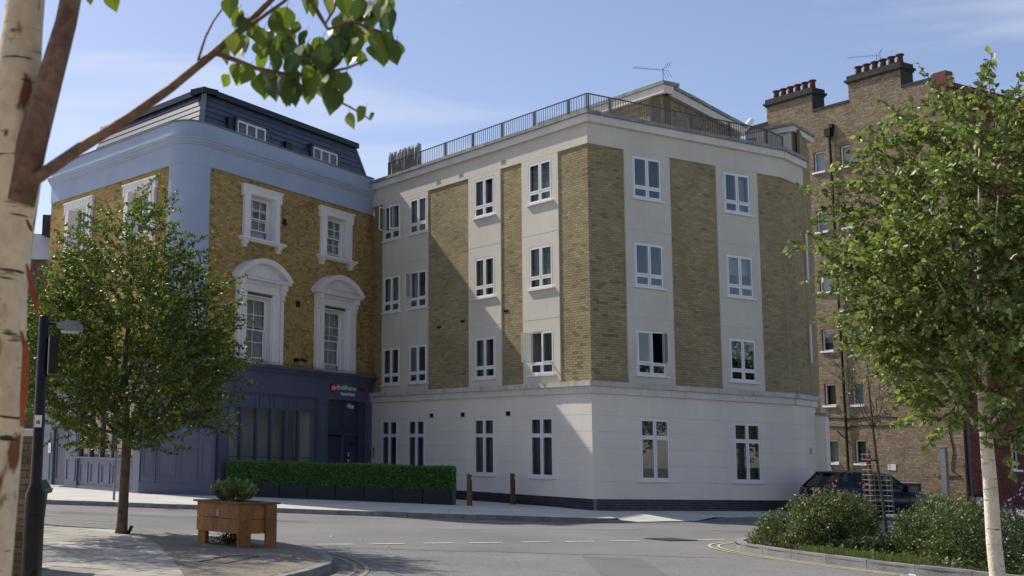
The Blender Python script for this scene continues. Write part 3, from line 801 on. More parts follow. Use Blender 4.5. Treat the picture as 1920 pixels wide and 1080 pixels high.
def aerial(name, label, base, h, d, arm):
    a = thing(name, label, 'aerial', base); B = Vector(base); d = Vector(d).normalized()
    part('mast', m_galv, a, lambda b: b.tube([B, B + Vector((0, 0, h))], .014, 6))
    part('boom', m_galv, a, lambda b: b.tube([B + Vector((0, 0, h - .05)) - d * .2, B + Vector((0, 0, h - .12)) + d * arm], .008, 5))
    n = Vector((-d.y, d.x, 0))
    part('elements', m_black_iron, a, lambda b: [b.tube([B + Vector((0, 0, h - .05 - .07 * (k / 13))) + d * arm * (k / 13) + (n + Vector((0, 0, .9))) * .045, B + Vector((0, 0, h - .05 - .07 * (k / 13))) + d * arm * (k / 13) - (n + Vector((0, 0, .9))) * .045], .005, 4) for k in range(14)])
    part('reflector', m_black_iron, a, lambda b: [b.tube([B + Vector((0, 0, h)) - d * .12 + n * s * .12, B + Vector((0, 0, h + .24)) - d * .25 + n * s * .12], .006, 4) for s in (-1, 0, 1)] + [b.tube([B + Vector((0, 0, h - .1)) - d * .12 + n * s * .12, B + Vector((0, 0, h - .3)) - d * .25 + n * s * .12], .006, 4) for s in (-1, 0, 1)])
    return a
aerial('tv_aerial', 'tv aerial standing on the corner of the brick penthouse roof', (13.75, 39.35, 13.85), .62, (-.9, -.3, 0), 1.15)
# small plates on the wall
hp = thing('hydrant_plate', 'small yellow H plate on the white wall by the parked car', 'sign', FX.p(1.3, .061, 1.95))
part('plate', m_yellow, hp, lambda b: b.box(FX, 1.22, 1.38, .061, .068, 1.84, 2.08))
part('letter', m_blackplastic, hp, lambda b: [b.box(FX, 1.25, 1.27, .0681, .070, 1.87, 2.05), b.box(FX, 1.33, 1.35, .0681, .070, 1.87, 2.05), b.box(FX, 1.27, 1.33, .0681, .070, 1.95, 1.97)])
ws = thing('warning_sign', 'small yellow warning notice on white wall beside the hotel entrance', 'sign', FL.p(11.5, .061, 1.5))
part('plate', m_yellow, ws, lambda b: b.box(FL, 11.42, 11.6, .061, .066, 1.38, 1.62)); part('triangle', m_blackplastic, ws, lambda b: b.poly([FL.p(11.44, .0665, 1.64), FL.p(11.58, .0665, 1.64), FL.p(11.51, .0665, 1.8)])); part('text_lines', m_blackplastic, ws, lambda b: [b.box(FL, 11.44, 11.58, .0661, .067, z, z + .02) for z in (1.42, 1.47, 1.55)])

# ================================================================== hotel
P0 = Vector((4.84, 46.54, 0)); A0 = Vector((-1.25, 39.15, 0)); B1 = Vector((-2.56, 39.05, 0)); B2 = Vector((-7.47, 45.84, 0))
FH = Frame(P0, A0 - P0, (.7717, -.636)); FH.n = Vector((-FH.d.y, FH.d.x, 0)); LH = (A0 - P0).length
FK = Frame(B1, B2 - B1, (0, 0)); FK.d = (B2 - B1).normalized(); FK.n = Vector((-FK.d.y, FK.d.x, 0)); LK = (B2 - B1).length
XC = Vector((-1.987, 38.258, 0))
hotel = thing('hotel_building', 'yellow brick hotel with blue grey parapet, slate mansard and navy shopfront', 'building', (A0.x, A0.y, .04))
def arc(n=14):
    out = []
    for i in range(n + 1):
        k = i / n; p = A0 * (1 - k) ** 2 + XC * 2 * k * (1 - k) + B1 * k ** 2
        t = ((XC - A0) * (1 - k) + (B1 - XC) * k).normalized(); out.append((p, Vector((-t.y, t.x, 0))))
    return out
fullpath = [(FH.p(0, 0, 0), FH.n)] + arc() + [(FK.p(LK, 0, 0), FK.n)]
def sweep_part(name, m, path, prof, closed=True, parent=None):
    b = MB(); b.sweep(path, prof, closed); o = b.build(name, m, parent or hotel); return fix_normals(o)
sweep_part('frieze', m_bluepaint, fullpath, [(-.25, 10.64), (.045, 10.64), (.045, 11.30), (-.25, 11.30)])
sweep_part('cornice', m_bluepaint, fullpath, [(-.25, 11.301), (.07, 11.301), (.085, 11.34), (.10, 11.34), (.10, 11.375), (.135, 11.39), (.155, 11.43), (.155, 11.455), (.19, 11.465), (.215, 11.50), (.215, 11.545), (.23, 11.55), (.23, 11.575), (.06, 11.60), (-.25, 11.60)])
sweep_part('parapet', m_bluepaint, fullpath, [(-.25, 11.601), (.055, 11.601), (.055, 12.055), (-.25, 12.055)])
sweep_part('coping', m_lead, fullpath, [(-.32, 12.056), (.10, 12.056), (.10, 12.095), (-.32, 12.11)])
sweep_part('corner_pilaster', m_bluepaint, arc(), [(-.2, 4.2), (.03, 4.2), (.03, 10.6395), (-.2, 10.6395)])
# brick walls with window holes
WC = (6.88, 2.45)                                       # window axes on the right face
HH = [(w - .68, w + .68, 8.64, 10.12) for w in WC] + [(w - .68, w + .68, 4.42, 6.72) for w in WC]
KC = (1.75, 6.05)
HK = [(w - .68, w + .68, 8.64, 10.12) for w in KC]
hb = BrickSet([(.43, .285, .10), (.385, .25, .088), (.465, .32, .125), (.33, .20, .073), (.42, .30, .14), (.25, .158, .07), (.48, .375, .19)], [5, 5, 4, 3, 3, .8, 1], depth=.004, seed=21)
for F, L_, holes, sd in ((FH, LH, HH, 1), (FK, LK, HK, 2)):
    part('brick_backing', m_mortar_hotel, hotel, lambda b: [b.box(F, r[0], r[1], -.2, 0, r[2], r[3]) for r in rects_minus(-.14 if F is FH else 0, L_, 4.2, 10.64, holes)])
    hb.add(F, 0, brick_rows(-.12 if F is FH else 0.0, L_, 4.22, 10.64, holes, bond='flemish', seed=sd))
hb.build(hotel, m_brick, 300)

def sash_window(F, w, z0, z1, cols, rows, raise_=0., parent=hotel, half=.66, curtains=True):
    o = -.20; zm = (z0 + z1) / 2
    win = MB(); f = .05
    win.box(F, w - half, w - half + f, o - .06, o + .03, z0, z1); win.box(F, w + half - f, w + half, o - .06, o + .03, z0, z1); win.box(F, w - half + f, w + half - f, o - .06, o + .03, z1 - f, z1); win.box(F, w - half + f, w + half - f, o - .06, o + .05, z0 - .02, z0 + .03)
    win = win.build('window', m_whitepaint, parent)
    a, c = w - half + f, w + half - f
    for za, zb, oo in ((zm - .02, z1 - f, o), (z0 + .03 + raise_, zm + .02 + raise_, o - .04)):
        s = MB(); k = .042
        s.box(F, a, a + k, oo - .035, oo, za, zb); s.box(F, c - k, c, oo - .035, oo, za, zb); s.box(F, a + k, c - k, oo - .035, oo, za, za + k); s.box(F, a + k, c - k, oo - .035, oo, zb - k, zb)
        for i in range(1, cols): t = a + (c - a) * i / cols; s.box(F, t - .012, t + .012, oo - .03, oo - .003, za + k, zb - k)
        for j in range(1, rows): z = za + (zb - za) * j / rows; s.box(F, a + k, c - k, oo - .029, oo - .004, z - .012, z + .012)
        s.build('sash', m_whitepaint, win)
        for i in range(cols):
            for j in range(rows):
                t0, t1 = a + (c - a) * i / cols + .014, a + (c - a) * (i + 1) / cols - .014; q0, q1 = za + (zb - za) * j / rows + .014, za + (zb - za) * (j + 1) / rows - .014
                part('pane', m_glass, win, lambda b: b.box(F, t0, t1, oo - .020, oo - .016, q0, q1))
    p = F.p; rb = MB(); d0, d1 = o - .06, o - .8; e, g = z0 - .05, z1 + .05; a2, c2 = a - .1, c + .1
    rb.quad(p(a2, d1, e), p(c2, d1, e), p(c2, d1, g), p(a2, d1, g)); rb.quad(p(a2, d0, e), p(a2, d1, e), p(a2, d1, g), p(a2, d0, g)); rb.quad(p(c2, d0, e), p(c2, d1, e), p(c2, d1, g), p(c2, d0, g)); rb.quad(p(a2, d0, e), p(c2, d0, e), p(c2, d1, e), p(a2, d1, e)); rb.quad(p(a2, d0, g), p(c2, d0, g), p(c2, d1, g), p(a2, d1, g))
    rb.build('room', m_room, win)
    part('reveal', m_whitepaint, win, lambda b: [b.box(F, w - .70, w - half - .001, o - .06, .03, z0 - .02, z1 + .04), b.box(F, w + half + .001, w + .70, o - .06, .03, z0 - .02, z1 + .04), b.box(F, w - half, w + half, o - .06, .03, z1 + .001, z1 + .04)])
    if curtains:
        def cur(b, lo, hi, n=30):
            pts = [p(lo + (hi - lo) * i / n, o - .16 + .03 * math.sin(i * 1.7 + lo), 0) for i in range(n + 1)]
            for q, r_ in zip(pts, pts[1:]): b.quad(q + Vector((0, 0, e)), r_ + Vector((0, 0, e)), r_ + Vector((0, 0, g)), q + Vector((0, 0, g)))
        part('curtain', m_curtain, win, lambda b: cur(b, a - .05, a + (c - a) * .97 if curtains == 2 else a + (c - a) * .55)); 
        if curtains == 1: part('curtain', m_curtain, win, lambda b: cur(b, a + (c - a) * .72, c + .05))
    return win
def top_surround(F, w, win):
    def fn(b):
        b.box(F, w - .98, w - .682, .001, .10, 8.62, 10.13); b.box(F, w + .682, w + .98, .001, .10, 8.62, 10.13); b.box(F, w - .98, w + .98, .001, .10, 10.131, 10.37)
        b.box(F, w - .80, w - .683, .10, .13, 8.62, 10.13); b.box(F, w + .683, w + .80, .10, .13, 8.62, 10.13)
        for s in (-1, 1): b.box(F, w + s * 1.015 - .045, w + s * 1.015 + .045, .001, .115, 10.02, 10.372)
    part('architrave', m_whitepaint, win, fn)
    part('head_moulding', m_whitepaint, win, lambda b: [b.box(F, w - 1.10, w + 1.10, .0, .15, 10.373, 10.42), b.box(F, w - 1.07, w + 1.07, .0, .12, 10.30, 10.372)])
    part('sill', m_whitepaint, win, lambda b: [b.box(F, w - 1.18, w + 1.18, -.15, .24, 8.545, 8.62), b.box(F, w - 1.13, w + 1.13, .0, .19, 8.485, 8.544)])
    for s in (-1, 1):
        part('bracket', m_whitepaint, win, lambda b: [b.box(F, w + s * .92 - .11, w + s * .92 + .11, .0, .17, 8.39, 8.484), b.box(F, w + s * .92 - .085, w + s * .92 + .085, .0, .12, 8.27, 8.389)])
for i, w in enumerate(WC):
    win = sash_window(FH, w, 8.66, 10.10, 3, 2, raise_=(.28, .10)[i], curtains=1 + i % 2); top_surround(FH, w, win)
for w in KC:
    win = sash_window(FK, w, 8.66, 10.10, 3, 2, curtains=1); top_surround(FK, w, win)
def arch_window(F, w, i):
    win = sash_window(F, w, 4.46, 6.66, 2, 2, raise_=(.12, .2)[i], curtains=2)
    for s in (-1, 1):
        part('pilaster', m_whitepaint, win, lambda b: [b.box(F, min(w + s * .70, w + s * 1.22), max(w + s * .70, w + s * 1.22), .001, .08, 4.43, 6.80), b.box(F, min(w + s * .82, w + s * 1.02), max(w + s * .82, w + s * 1.02), .08, .13, 4.43, 6.80), b.box(F, min(w + s * 1.06, w + s * 1.24), max(w + s * 1.06, w + s * 1.24), .001, .14, 4.43, 6.62)])
        part('console', m_whitepaint, win, lambda b: [b.box(F, w + s * 1.15 - .10, w + s * 1.15 + .10, .001, .30, 6.98, 7.18), b.box(F, w + s * 1.15 - .09, w + s * 1.15 + .09, .001, .24, 6.82, 6.979), b.box(F, w + s * 1.15 - .08, w + s * 1.15 + .08, .001, .19, 6.64, 6.819)])
    part('entablature', m_whitepaint, win, lambda b: [b.box(F, w - 1.04, w + 1.04, .001, .09, 6.80, 7.18), b.box(F, w - .95, w + .95, .09, .12, 6.80, 6.87), b.box(F, w - 1.03, w + 1.03, .09, .15, 7.08, 7.18)])
    part('pediment_shelf', m_whitepaint, win, lambda b: [b.box(F, w - 1.42, w + 1.42, .001, .32, 7.19, 7.27), b.box(F, w - 1.37, w + 1.37, .001, .26, 7.181, 7.189), b.box(F, w - 1.46, w + 1.46, .001, .36, 7.271, 7.31)])
    def arch(b):
        hw, rise, n = 1.47, .64, 22; Rr = (hw * hw + rise * rise) / (2 * rise); a0 = math.asin(hw / Rr); zc_ = 7.31 + rise - Rr
        for k in range(n):
            q = []
            for a in (-a0 + 2 * a0 * k / n, -a0 + 2 * a0 * (k + 1) / n): q.append((w + math.sin(a) * Rr, zc_ + math.cos(a) * Rr, w + math.sin(a) * (Rr - .17), max(7.311, zc_ + math.cos(a) * (Rr - .17))))
            (x0, y0, x1, y1), (x2, y2, x3, y3) = q
            b.hexa([F.p(x1, .001, y1), F.p(x3, .001, y3), F.p(x3, .34, y3), F.p(x1, .34, y1), F.p(x0, .001, y0), F.p(x2, .001, y2), F.p(x2, .38, y2), F.p(x0, .38, y0)])
    part('arched_pediment', m_whitepaint, win, arch)
    def tymp(b):
        hw, rise, n = 1.4, .55, 16; Rr = (hw * hw + rise * rise) / (2 * rise); a0 = math.asin(hw / Rr); zc_ = 7.31 + rise - Rr
        pts = [F.p(w + math.sin(-a0 + 2 * a0 * k / n) * Rr, .12, max(7.312, zc_ + math.cos(-a0 + 2 * a0 * k / n) * Rr)) for k in range(n + 1)]
        for k in range(n): b.quad(pts[k], pts[k + 1], Vector((pts[k + 1].x, pts[k + 1].y, 7.312)), Vector((pts[k].x, pts[k].y, 7.312)))
    part('tympanum', m_whitepaint, win, tymp)
    if i == 1: part('bird_spikes', m_lead, win, lambda b: [b.tube([F.p(w - 1.1 + k * .055, .3, 7.31), F.p(w - 1.1 + k * .055, .32, 7.40)], .004, 3) for k in range(40)])
for i, w in enumerate(WC): arch_window(FH, w, i)
for t, z in ((5.55, 9.47), (4.68, 6.67)): part('wall_vent', m_dark, hotel, lambda b: b.box(FH, t - .11, t + .11, 0, .03, z - .11, z + .11))
part('downpipe', m_black_iron, hotel, lambda b: b.tube([FH.p(.16, .07, 4.5), FH.p(.16, .07, 10.6)], .03, 8)) if False else None
part('wall_lamp', m_blackplastic, hotel, lambda b: [b.box(FH, 4.72, 4.86, 0, .16, 4.62, 4.74), b.tube([FH.p(4.66, .16, 4.72), FH.p(4.5, .3, 4.66)], .05, 8)])

# mansard
def mans(F, w0b, w1b, w0t, w1t, ob, ot, n, dark):
    zb, zt = 11.9, 13.36
    for i in range(n):
        k0, k1 = i / n, (i + 1) / n; L = lambda a, b_, k: a + (b_ - a) * k
        q = []
        b = MB(); e = .012 
        P = [(L(w0b, w0t, k0), L(ob, ot, k0) + .035, L(zb, zt, k0)), (L(w1b, w1t, k0), L(ob, ot, k0) + .035, L(zb, zt, k0)), (L(w1b, w1t, k0), L(ob, ot, k0) - .12, L(zb, zt, k0)), (L(w0b, w0t, k0), L(ob, ot, k0) - .12, L(zb, zt, k0)),
             (L(w0b, w0t, k1), L(ob, ot, k1) + .012, L(zb, zt, k1)), (L(w1b, w1t, k1), L(ob, ot, k1) + .012, L(zb, zt, k1)), (L(w1b, w1t, k1), L(ob, ot, k1) - .12, L(zb, zt, k1)), (L(w0b, w0t, k1), L(ob, ot, k1) - .12, L(zb, zt, k1))]
        b.hexa([F.p(*x) for x in P]); b.build('slate_course', m_slate, hotel)
cT = Vector((-1.55, 39.91, 0))                           # top corner of the mansard
wt = (cT - P0).dot(FH.d); ot = (cT - P0).dot(FH.n); kt = (cT - B1).dot(FK.d); okt = (cT - B1).dot(FK.n)
cB = Vector((-1.62, 39.25, 0)); wb = (cB - P0).dot(FH.d); ob = (cB - P0).dot(FH.n); kb = (cB - B1).dot(FK.d); okb = (cB - B1).dot(FK.n)
mans(FH, -.25, wb, .2, wt, ob, ot, 7, 1)
mans(FK, kb, 7.3, kt, 6.9, okb, okt, 7, 0)
cap = MB()
for F, a, c, o in ((FH, .08, wt + .14, ot), (FK, kt - .12, 7.0, okt)):
    cap.box(F, a, c, o - .5, o + .13, 13.361, 13.56 if F is FH else 13.557)
cap.build('eaves_fascia', m_fasciablk, hotel)
part('hip_flashing', m_lead, hotel, lambda b: b.hexa([cB + Vector((-.09, -.06, 11.9)), cB + Vector((.10, -.07, 11.9)), cB + Vector((.10, .1, 11.9)), cB + Vector((-.09, .1, 11.9)), cT + Vector((-.08, -.06, 13.36)), cT + Vector((.09, -.06, 13.36)), cT + Vector((.09, .1, 13.36)), cT + Vector((-.08, .1, 13.36))]))
part('hip_flashing', m_lead, hotel, lambda b: b.tube([FH.p(-.25, ob + .03, 11.9), FH.p(.2, ot + .03, 13.36)], .05, 6))
fix_normals(part('roof', m_fasciablk, hotel, lambda b: prism(b, [FH.p(.1, ot - .2, 0), FH.p(wt - .2, ot - .2, 0), FK.p(kt + .3, okt - .25, 0), FK.p(6.9, okt - .2, 0), FK.p(6.9, -8, 0), FH.p(.1, -7, 0)], 11.0, 13.5)))
fix_normals(part('core_wall', m_mortar_hotel, hotel, lambda b: prism(b, [FH.p(.05, -1.05, 0), FH.p(LH - .3, -1.05, 0), FK.p(.6, -1.05, 0), FK.p(LK - .05, -1.05, 0), FK.p(LK - .05, -9, 0), FH.p(.05, -9, 0)], 0, 11.9)))
part('end_wall', m_mortar_hotel, hotel, lambda b: [b.box(FK, LK - .25, LK, -9, -.21, 0, 11.9), b.box(FH, .0, .2, -8, -.21, 0, 11.9)])
for w in (7.0, 2.6):
    d = part('dormer', m_slate, hotel, lambda b: [b.box(FH, w - .92, w - .80, -1.5, -.36, 11.9, 12.74), b.box(FH, w + .80, w + .92, -1.5, -.36, 11.9, 12.74), b.box(FH, w - .96, w + .96, -1.5, -.30, 12.741, 12.80)])
    part('window_frame', m_upvc, d, lambda b: [b.box(FH, w - .79, w + .79, -.44, -.38, 12.66, 12.74), b.box(FH, w - .79, w + .79, -.44, -.38, 12.0, 12.3)] + [b.box(FH, x - .035, x + .035, -.44, -.381, 12.301, 12.659) for x in (w - .755, w - .26, w + .26, w + .755)])
    for x in (w - .51, w, w + .51): part('pane', m_glass, d, lambda b: b.box(FH, x - .215, x + .215, -.42, -.415, 12.305, 12.655))
    part('room', m_room, d, lambda b: b.box(FH, w - .79, w + .79, -1.2, -.8, 12.0, 12.74))
part('roof_vent', m_fasciablk, hotel, lambda b: b.box(FH, 4.75, 5.1, -.6, -.34, 12.3, 12.55))
part('roof_cowl', m_fasciablk, hotel, lambda b: b.box(FH, 8.02, 8.28, -.7, -.38, 12.1, 12.72))

# --- shopfront
shop = tag(part('shopfront', m_shop, hotel, lambda b: b.box(FH, 2.95, 3.55, .001, .16, .03, 3.42)), 'navy painted timber shopfront')
for a, c in ((.0, .5), (8.45, 8.9)): part('shop_pilaster', m_shop, shop, lambda b: b.box(FH, a, c, .001, .16, .03, 3.42))
def panel(F, t0, t1, z0, z1, o, m=m_shop, parent=shop, w=.05):
    """raised moulding frame round a field"""
    part('panel_moulding', m, parent, lambda b: [b.box(F, t0, t0 + w, o, o + .025, z0, z1), b.box(F, t1 - w, t1, o, o + .025, z0, z1), b.box(F, t0 + w, t1 - w, o, o + .025, z0, z0 + w), b.box(F, t0 + w, t1 - w, o, o + .025, z1 - w, z1)])
for t0, t1 in ((.08, .42), (3.05, 3.45), (8.52, 8.83)):
    panel(FH, t0, t1, .45, 1.75, .161, w=.03); panel(FH, t0, t1, 1.85, 3.3, .161, w=.03)
# splayed corner at pavement level
SA = FH.p(9.05, .10, 0); SB = FK.p(.95, .10, 0); FP = Frame(SA, SB - SA, (0, 0)); FP.d = (SB - SA).normalized(); FP.n = Vector((-FP.d.y, FP.d.x, 0)); LP = (SB - SA).length
part('corner_panel', m_shop, shop, lambda b: b.box(FP, -.02, LP + .02, -.5, .0, .03, 3.42))
part('corner_plinth', m_shop, shop, lambda b: b.box(FP, -.03, LP + .03, .001, .05, .03, .42))
for t0, t1 in ((.08, .42), (LP - .42, LP - .08)):
    part('corner_pilaster_strip', m_shop, shop, lambda b: b.box(FP, t0 - .06, t1 + .06, .001, .06, .421, 3.42)); panel(FP, t0, t1, .6, 1.75, .061, w=.03); panel(FP, t0, t1, 1.9, 3.25, .061, w=.03)
for t0, t1 in ((.55, LP / 2 - .06), (LP / 2 + .06, LP - .55)): panel(FP, t0, t1, .6, 1.5, .0); 
panel(FP, .55, LP - .55, 1.75, 3.2, .0)
# fascia and cornice follow the whole front
GP = [(FH.p(-.02, 0, 0), FH.n), (FH.p(9.05, 0, 0), (FH.n + FP.n).normalized()), (FK.p(.95, 0, 0), (FK.n + FP.n).normalized()), (FK.p(LK, 0, 0), FK.n)]
sweep_part('fascia', m_shop, GP, [(-.2, 3.421), (.14, 3.421), (.14, 3.47), (.12, 3.48), (.12, 4.10), (-.2, 4.10)], parent=shop)
sweep_part('cornice', m_shop, GP, [(-.2, 4.101), (.15, 4.101), (.18, 4.16), (.24, 4.18), (.30, 4.26), (.40, 4.30), (.42, 4.36), (-.2, 4.39)], parent=shop)
sweep_part('lead_flashing', m_lead, GP, [(-.2, 4.391), (.44, 4.362), (.44, 4.375), (-.2, 4.43)], parent=shop)
part('bird_spikes', m_black_iron, shop, lambda b: [b.tube([FH.p(-.3 + k * .07, .36, 4.37), FH.p(-.3 + k * .07, .44, 4.49)], .006, 3) for k in range(128)])
# shop window on the right face
mull = [8.4, 7.71, 6.9, 6.11, 5.3, 4.58, 3.6]
part('stallriser', m_shop, shop, lambda b: [b.box(FH, 3.56, 8.44, -.12, .06, .03, .622), b.box(FH, 3.56, 8.44, -.04, .1, .621, .70)]); part('transom', m_shop, shop, lambda b: b.box(FH, 3.56, 8.44, -.02, .06, 2.93, 3.42))
for a, c in zip(mull, mull[1:]):
    part('mullion', m_shop, shop, lambda b: b.box(FH, a - .045, a + .045, -.03, .10, .701, 2.929)); panel(FH, c + .1, a - .1, 2.98, 3.36, .061, w=.025)
    panel(FH, c + .1, a - .1, .12, .55, .061, w=.03)
    part('pane', m_glass, shop, lambda b: b.box(FH, c + .046, a - .046, .01, .016, .701, 2.929))
    part('inner_rail', m_shop, shop, lambda b: b.box(FH, c + .046, a - .046, -.03, .0, 1.28, 1.33))
rb = MB(); p = FH.p
rb.quad(p(3.5, -1.0, 0), p(8.5, -1.0, 0), p(8.5, -1.0, 3), p(3.5, -1.0, 3)); rb.quad(p(3.5, -.05, 0), p(3.5, -1, 0), p(3.5, -1, 3), p(3.5, -.05, 3)); rb.quad(p(8.5, -.05, 0), p(8.5, -1, 0), p(8.5, -1, 3), p(8.5, -.05, 3)); rb.quad(p(3.5, -.05, 3), p(8.5, -.05, 3), p(8.5, -1, 3), p(3.5, -1, 3)); rb.quad(p(3.5, -.05, .05), p(8.5, -.05, .05), p(8.5, -1, .05), p(3.5, -1, .05))
rb.build('room', mat('lobby_wall', (.48, .44, .40), .9, .2, 1.5), shop)
def curt(b, F, lo, hi, z0, z1, o, n=40):
    pts = [F.p(lo + (hi - lo) * i / n, o + .035 * math.sin(i * 1.5), 0) for i in range(n + 1)]
    for q, r_ in zip(pts, pts[1:]): b.quad(q + Vector((0, 0, z0)), r_ + Vector((0, 0, z0)), r_ + Vector((0, 0, z1)), q + Vector((0, 0, z1)))
part('curtain', m_curtain, shop, lambda b: curt(b, FH, 3.62, 4.5, .6, 2.92, -.2)); part('curtain', m_curtain, shop, lambda b: curt(b, FH, 7.75, 8.36, .6, 2.92, -.25))
# entrance
part('door_surround', m_shop2, shop, lambda b: [b.box(FH, .501, 2.949, -.1, .02, 2.14, 3.42), b.box(FH, .501, .93, .021, .09, .03, 3.42), b.box(FH, .931, 1.80, -.1, .015, .03, 2.139), b.box(FH, .931, 2.949, .021, .06, 2.14, 2.26)])
for t0, t1 in ((1.05, 1.85), (1.98, 2.88)):
    for z0, z1 in ((2.32, 2.80), (2.88, 3.36)): panel(FH, t0, t1, z0, z1, .021, m_shop2, w=.03)
panel(FH, 1.0, 1.72, .2, 2.05, .016, m_shop2, w=.03)
door = part('door', m_shop2, shop, lambda b: b.box(FH, 1.86, 2.94, -.1, -.04, .05, 2.10))
part('door_frame', m_shop, shop, lambda b: b.box(FH, 1.801, 1.859, -.1, .03, .03, 2.139)); panel(FH, 2.0, 2.8, .25, 1.95, -.04, m_shop2, w=.04)
part('camera', m_sign, shop, lambda b: [b.box(FH, 1.50, 1.60, .03, .13, 3.18, 3.31), b.box(FH, 1.36, 1.47, .03, .18, 3.14, 3.26)])
part('intercom', m_blackplastic, shop, lambda b: [b.box(FH, 1.44, 1.56, .016, .05, 1.10, 1.62)]); part('intercom_button', m_sign, shop, lambda b: [b.box(FH, 1.46, 1.53, .051, .055, 1.40, 1.55)]); part('intercom_button', m_sign, shop, lambda b: [b.box(FH, 1.46, 1.53, .051, .055, 1.17, 1.30)])
part('door_lamp', m_blackplastic, shop, lambda b: b.tube([FH.p(1.36, .02, 1.83), FH.p(1.24, .14, 1.86)], [.03, .06], 8))
# left face shopfront
part('left_pier', m_shop, shop, lambda b: b.box(FK, .952, 1.36, .001, .16, .03, 3.42)); part('left_pier', m_shop, shop, lambda b: b.box(FK, 5.2, 6.08, .001, .12, .03, 3.42))
part('left_stallriser', m_shop, shop, lambda b: [b.box(FK, 1.361, 5.199, -.1, .05, .181, 1.10), b.box(FK, 1.361, 5.199, -.1, .12, 1.1, 1.16), b.box(FK, 1.361, 5.199, -.1, .10, .03, .182)]); part('left_transom', m_shop, shop, lambda b: b.box(FK, 1.361, 5.199, -.05, .05, 2.95, 3.42))
for k in range(5):
    a = 1.45 + k * .75
    panel(FK, a + .06, a + .64, .28, .98, .051, w=.05); part('mullion', m_shop, shop, lambda b: b.box(FK, a + .68, a + .76, -.05, .10, 1.161, 2.949)); part('pane', m_glass, shop, lambda b: b.box(FK, a, a + .679, .0, .006, 1.161, 2.949))
part('room', m_room, shop, lambda b: b.box(FK, 1.3, 5.25, -1.0, -.9, 0, 3.2))
part('left_door_wall', m_shop, shop, lambda b: [b.box(FK, 6.081, 6.15, -.1, .06, .03, 3.42), b.box(FK, 6.151, 7.25, -.1, .05, 2.2, 3.42), b.box(FK, 7.2, LK, -.1, .05, .03, 3.42)])
part('left_door', m_shop2, shop, lambda b: b.box(FK, 6.15, 7.2, -.1, -.03, .1, 2.2)); panel(FK, 6.3, 7.05, .3, 2.0, -.03, m_shop2)
panel(FK, 5.3, 5.98, .3, 1.1, .121); panel(FK, 5.3, 5.98, 1.3, 3.2, .121); panel(FK, 7.4, 8.2, .3, 2.0, .051)
part('door_step', m_stone, shop, lambda b: b.box(FK, 6.1, 7.3, -.1, .3, .0, .12))
nb = thing('notice_plate', 'small pale notice plate beside the side door of the hotel', 'sign', FK.p(7.4, .052, 1.45)); part('plate', m_sign, nb, lambda b: b.box(FK, 7.3, 7.5, .077, .083, 1.25, 1.62)); part('print', m_yellow, nb, lambda b: b.box(FK, 7.34, 7.46, .0831, .085, 1.32, 1.45))
# hotel sign
hs = thing('hotel_sign', 'hotel name sign in white letters with round red badge above entrance', 'sign', FH.p(1.7, .12, 3.75))
def text_part(name, s, F, t_left, z, size, m, parent, o, extr=.012, sx=1.0):
    cu = bpy.data.curves.new(name, 'FONT'); cu.body = s; cu.size = size; cu.extrude = extr; cu.offset = .006
    to = bpy.data.objects.new('tmp', cu); col.objects.link(to)
    bpy.context.view_layer.update()
    me = bpy.data.meshes.new_from_object(to); bpy.data.objects.remove(to)
    r = -F.d if F.flip() is False else F.d
    r = F.n.cross(Vector((0, 0, 1))) * -1
    og = F.p(t_left, o, z); pbase = BASE[parent]
    for v in me.vertices:
        x, y, zz = v.co; q = og + r * x * sx + Vector((0, 0, y)) + F.n * zz; v.co = q - pbase
    me.materials.clear(); me.materials.append(m)
    return link(name, me, parent)
part('badge', m_signred, hs, lambda b: [b.tube([FH.p(2.62, .121, 3.83), FH.p(2.62, .17, 3.83)], .19, 28)])
text_part('badge_letters', 'BW', FH, 2.78, 3.76, .20, m_sign, hs, .176, .004)
text_part('name_letters', 'BestWestern', FH, 2.38, 3.80, .225, m_sign, hs, .14)
text_part('name_suffix', 'PLUS', FH, .98, 3.80, .20, m_signred, hs, .14)
text_part('sub_letters', 'Vauxhall Hotel', FH, 2.16, 3.60, .15, m_sign, hs, .14)

# ================================================================== mansion block behind on the right
MC = (31.4, 53.64)
FMn = Frame(MC, FL.d, FL.n); FMr = Frame(MC, FR.d, FR.n)
man = thing('mansion_block', 'tall old brown brick mansion block with two chimney stacks on its parapet', 'building', (MC[0], MC[1], 0))
mrows = [(1.66, 2.75), (4.40, 5.44), (7.05, 8.10), (9.95, 11.0), (12.95, 14.0), (15.97, 17.0)]
mwin = [(t0, t1, z0, z1) for t0, t1 in ((6.2, 6.82), (4.72, 5.32)) for z0, z1 in mrows]
mb_ = BrickSet([(.30, .235, .155), (.27, .205, .135), (.33, .265, .18), (.24, .18, .12), (.18, .14, .10), (.36, .295, .205), (.27, .19, .13)], [5, 5, 4, 3, .7, 1.5, 1.5], depth=.004, seed=31)
part('brick_backing', m_mortar_dark, man, lambda b: [b.box(FMn, r[0], r[1], -.3, 0, r[2], r[3]) for r in rects_minus(0, 10.5, -.1, 19.1, mwin)])
mb_.add(FMn, 0, brick_rows(0.0, 8.6, -.03, 19.1, mwin, bond='english', seed=4))
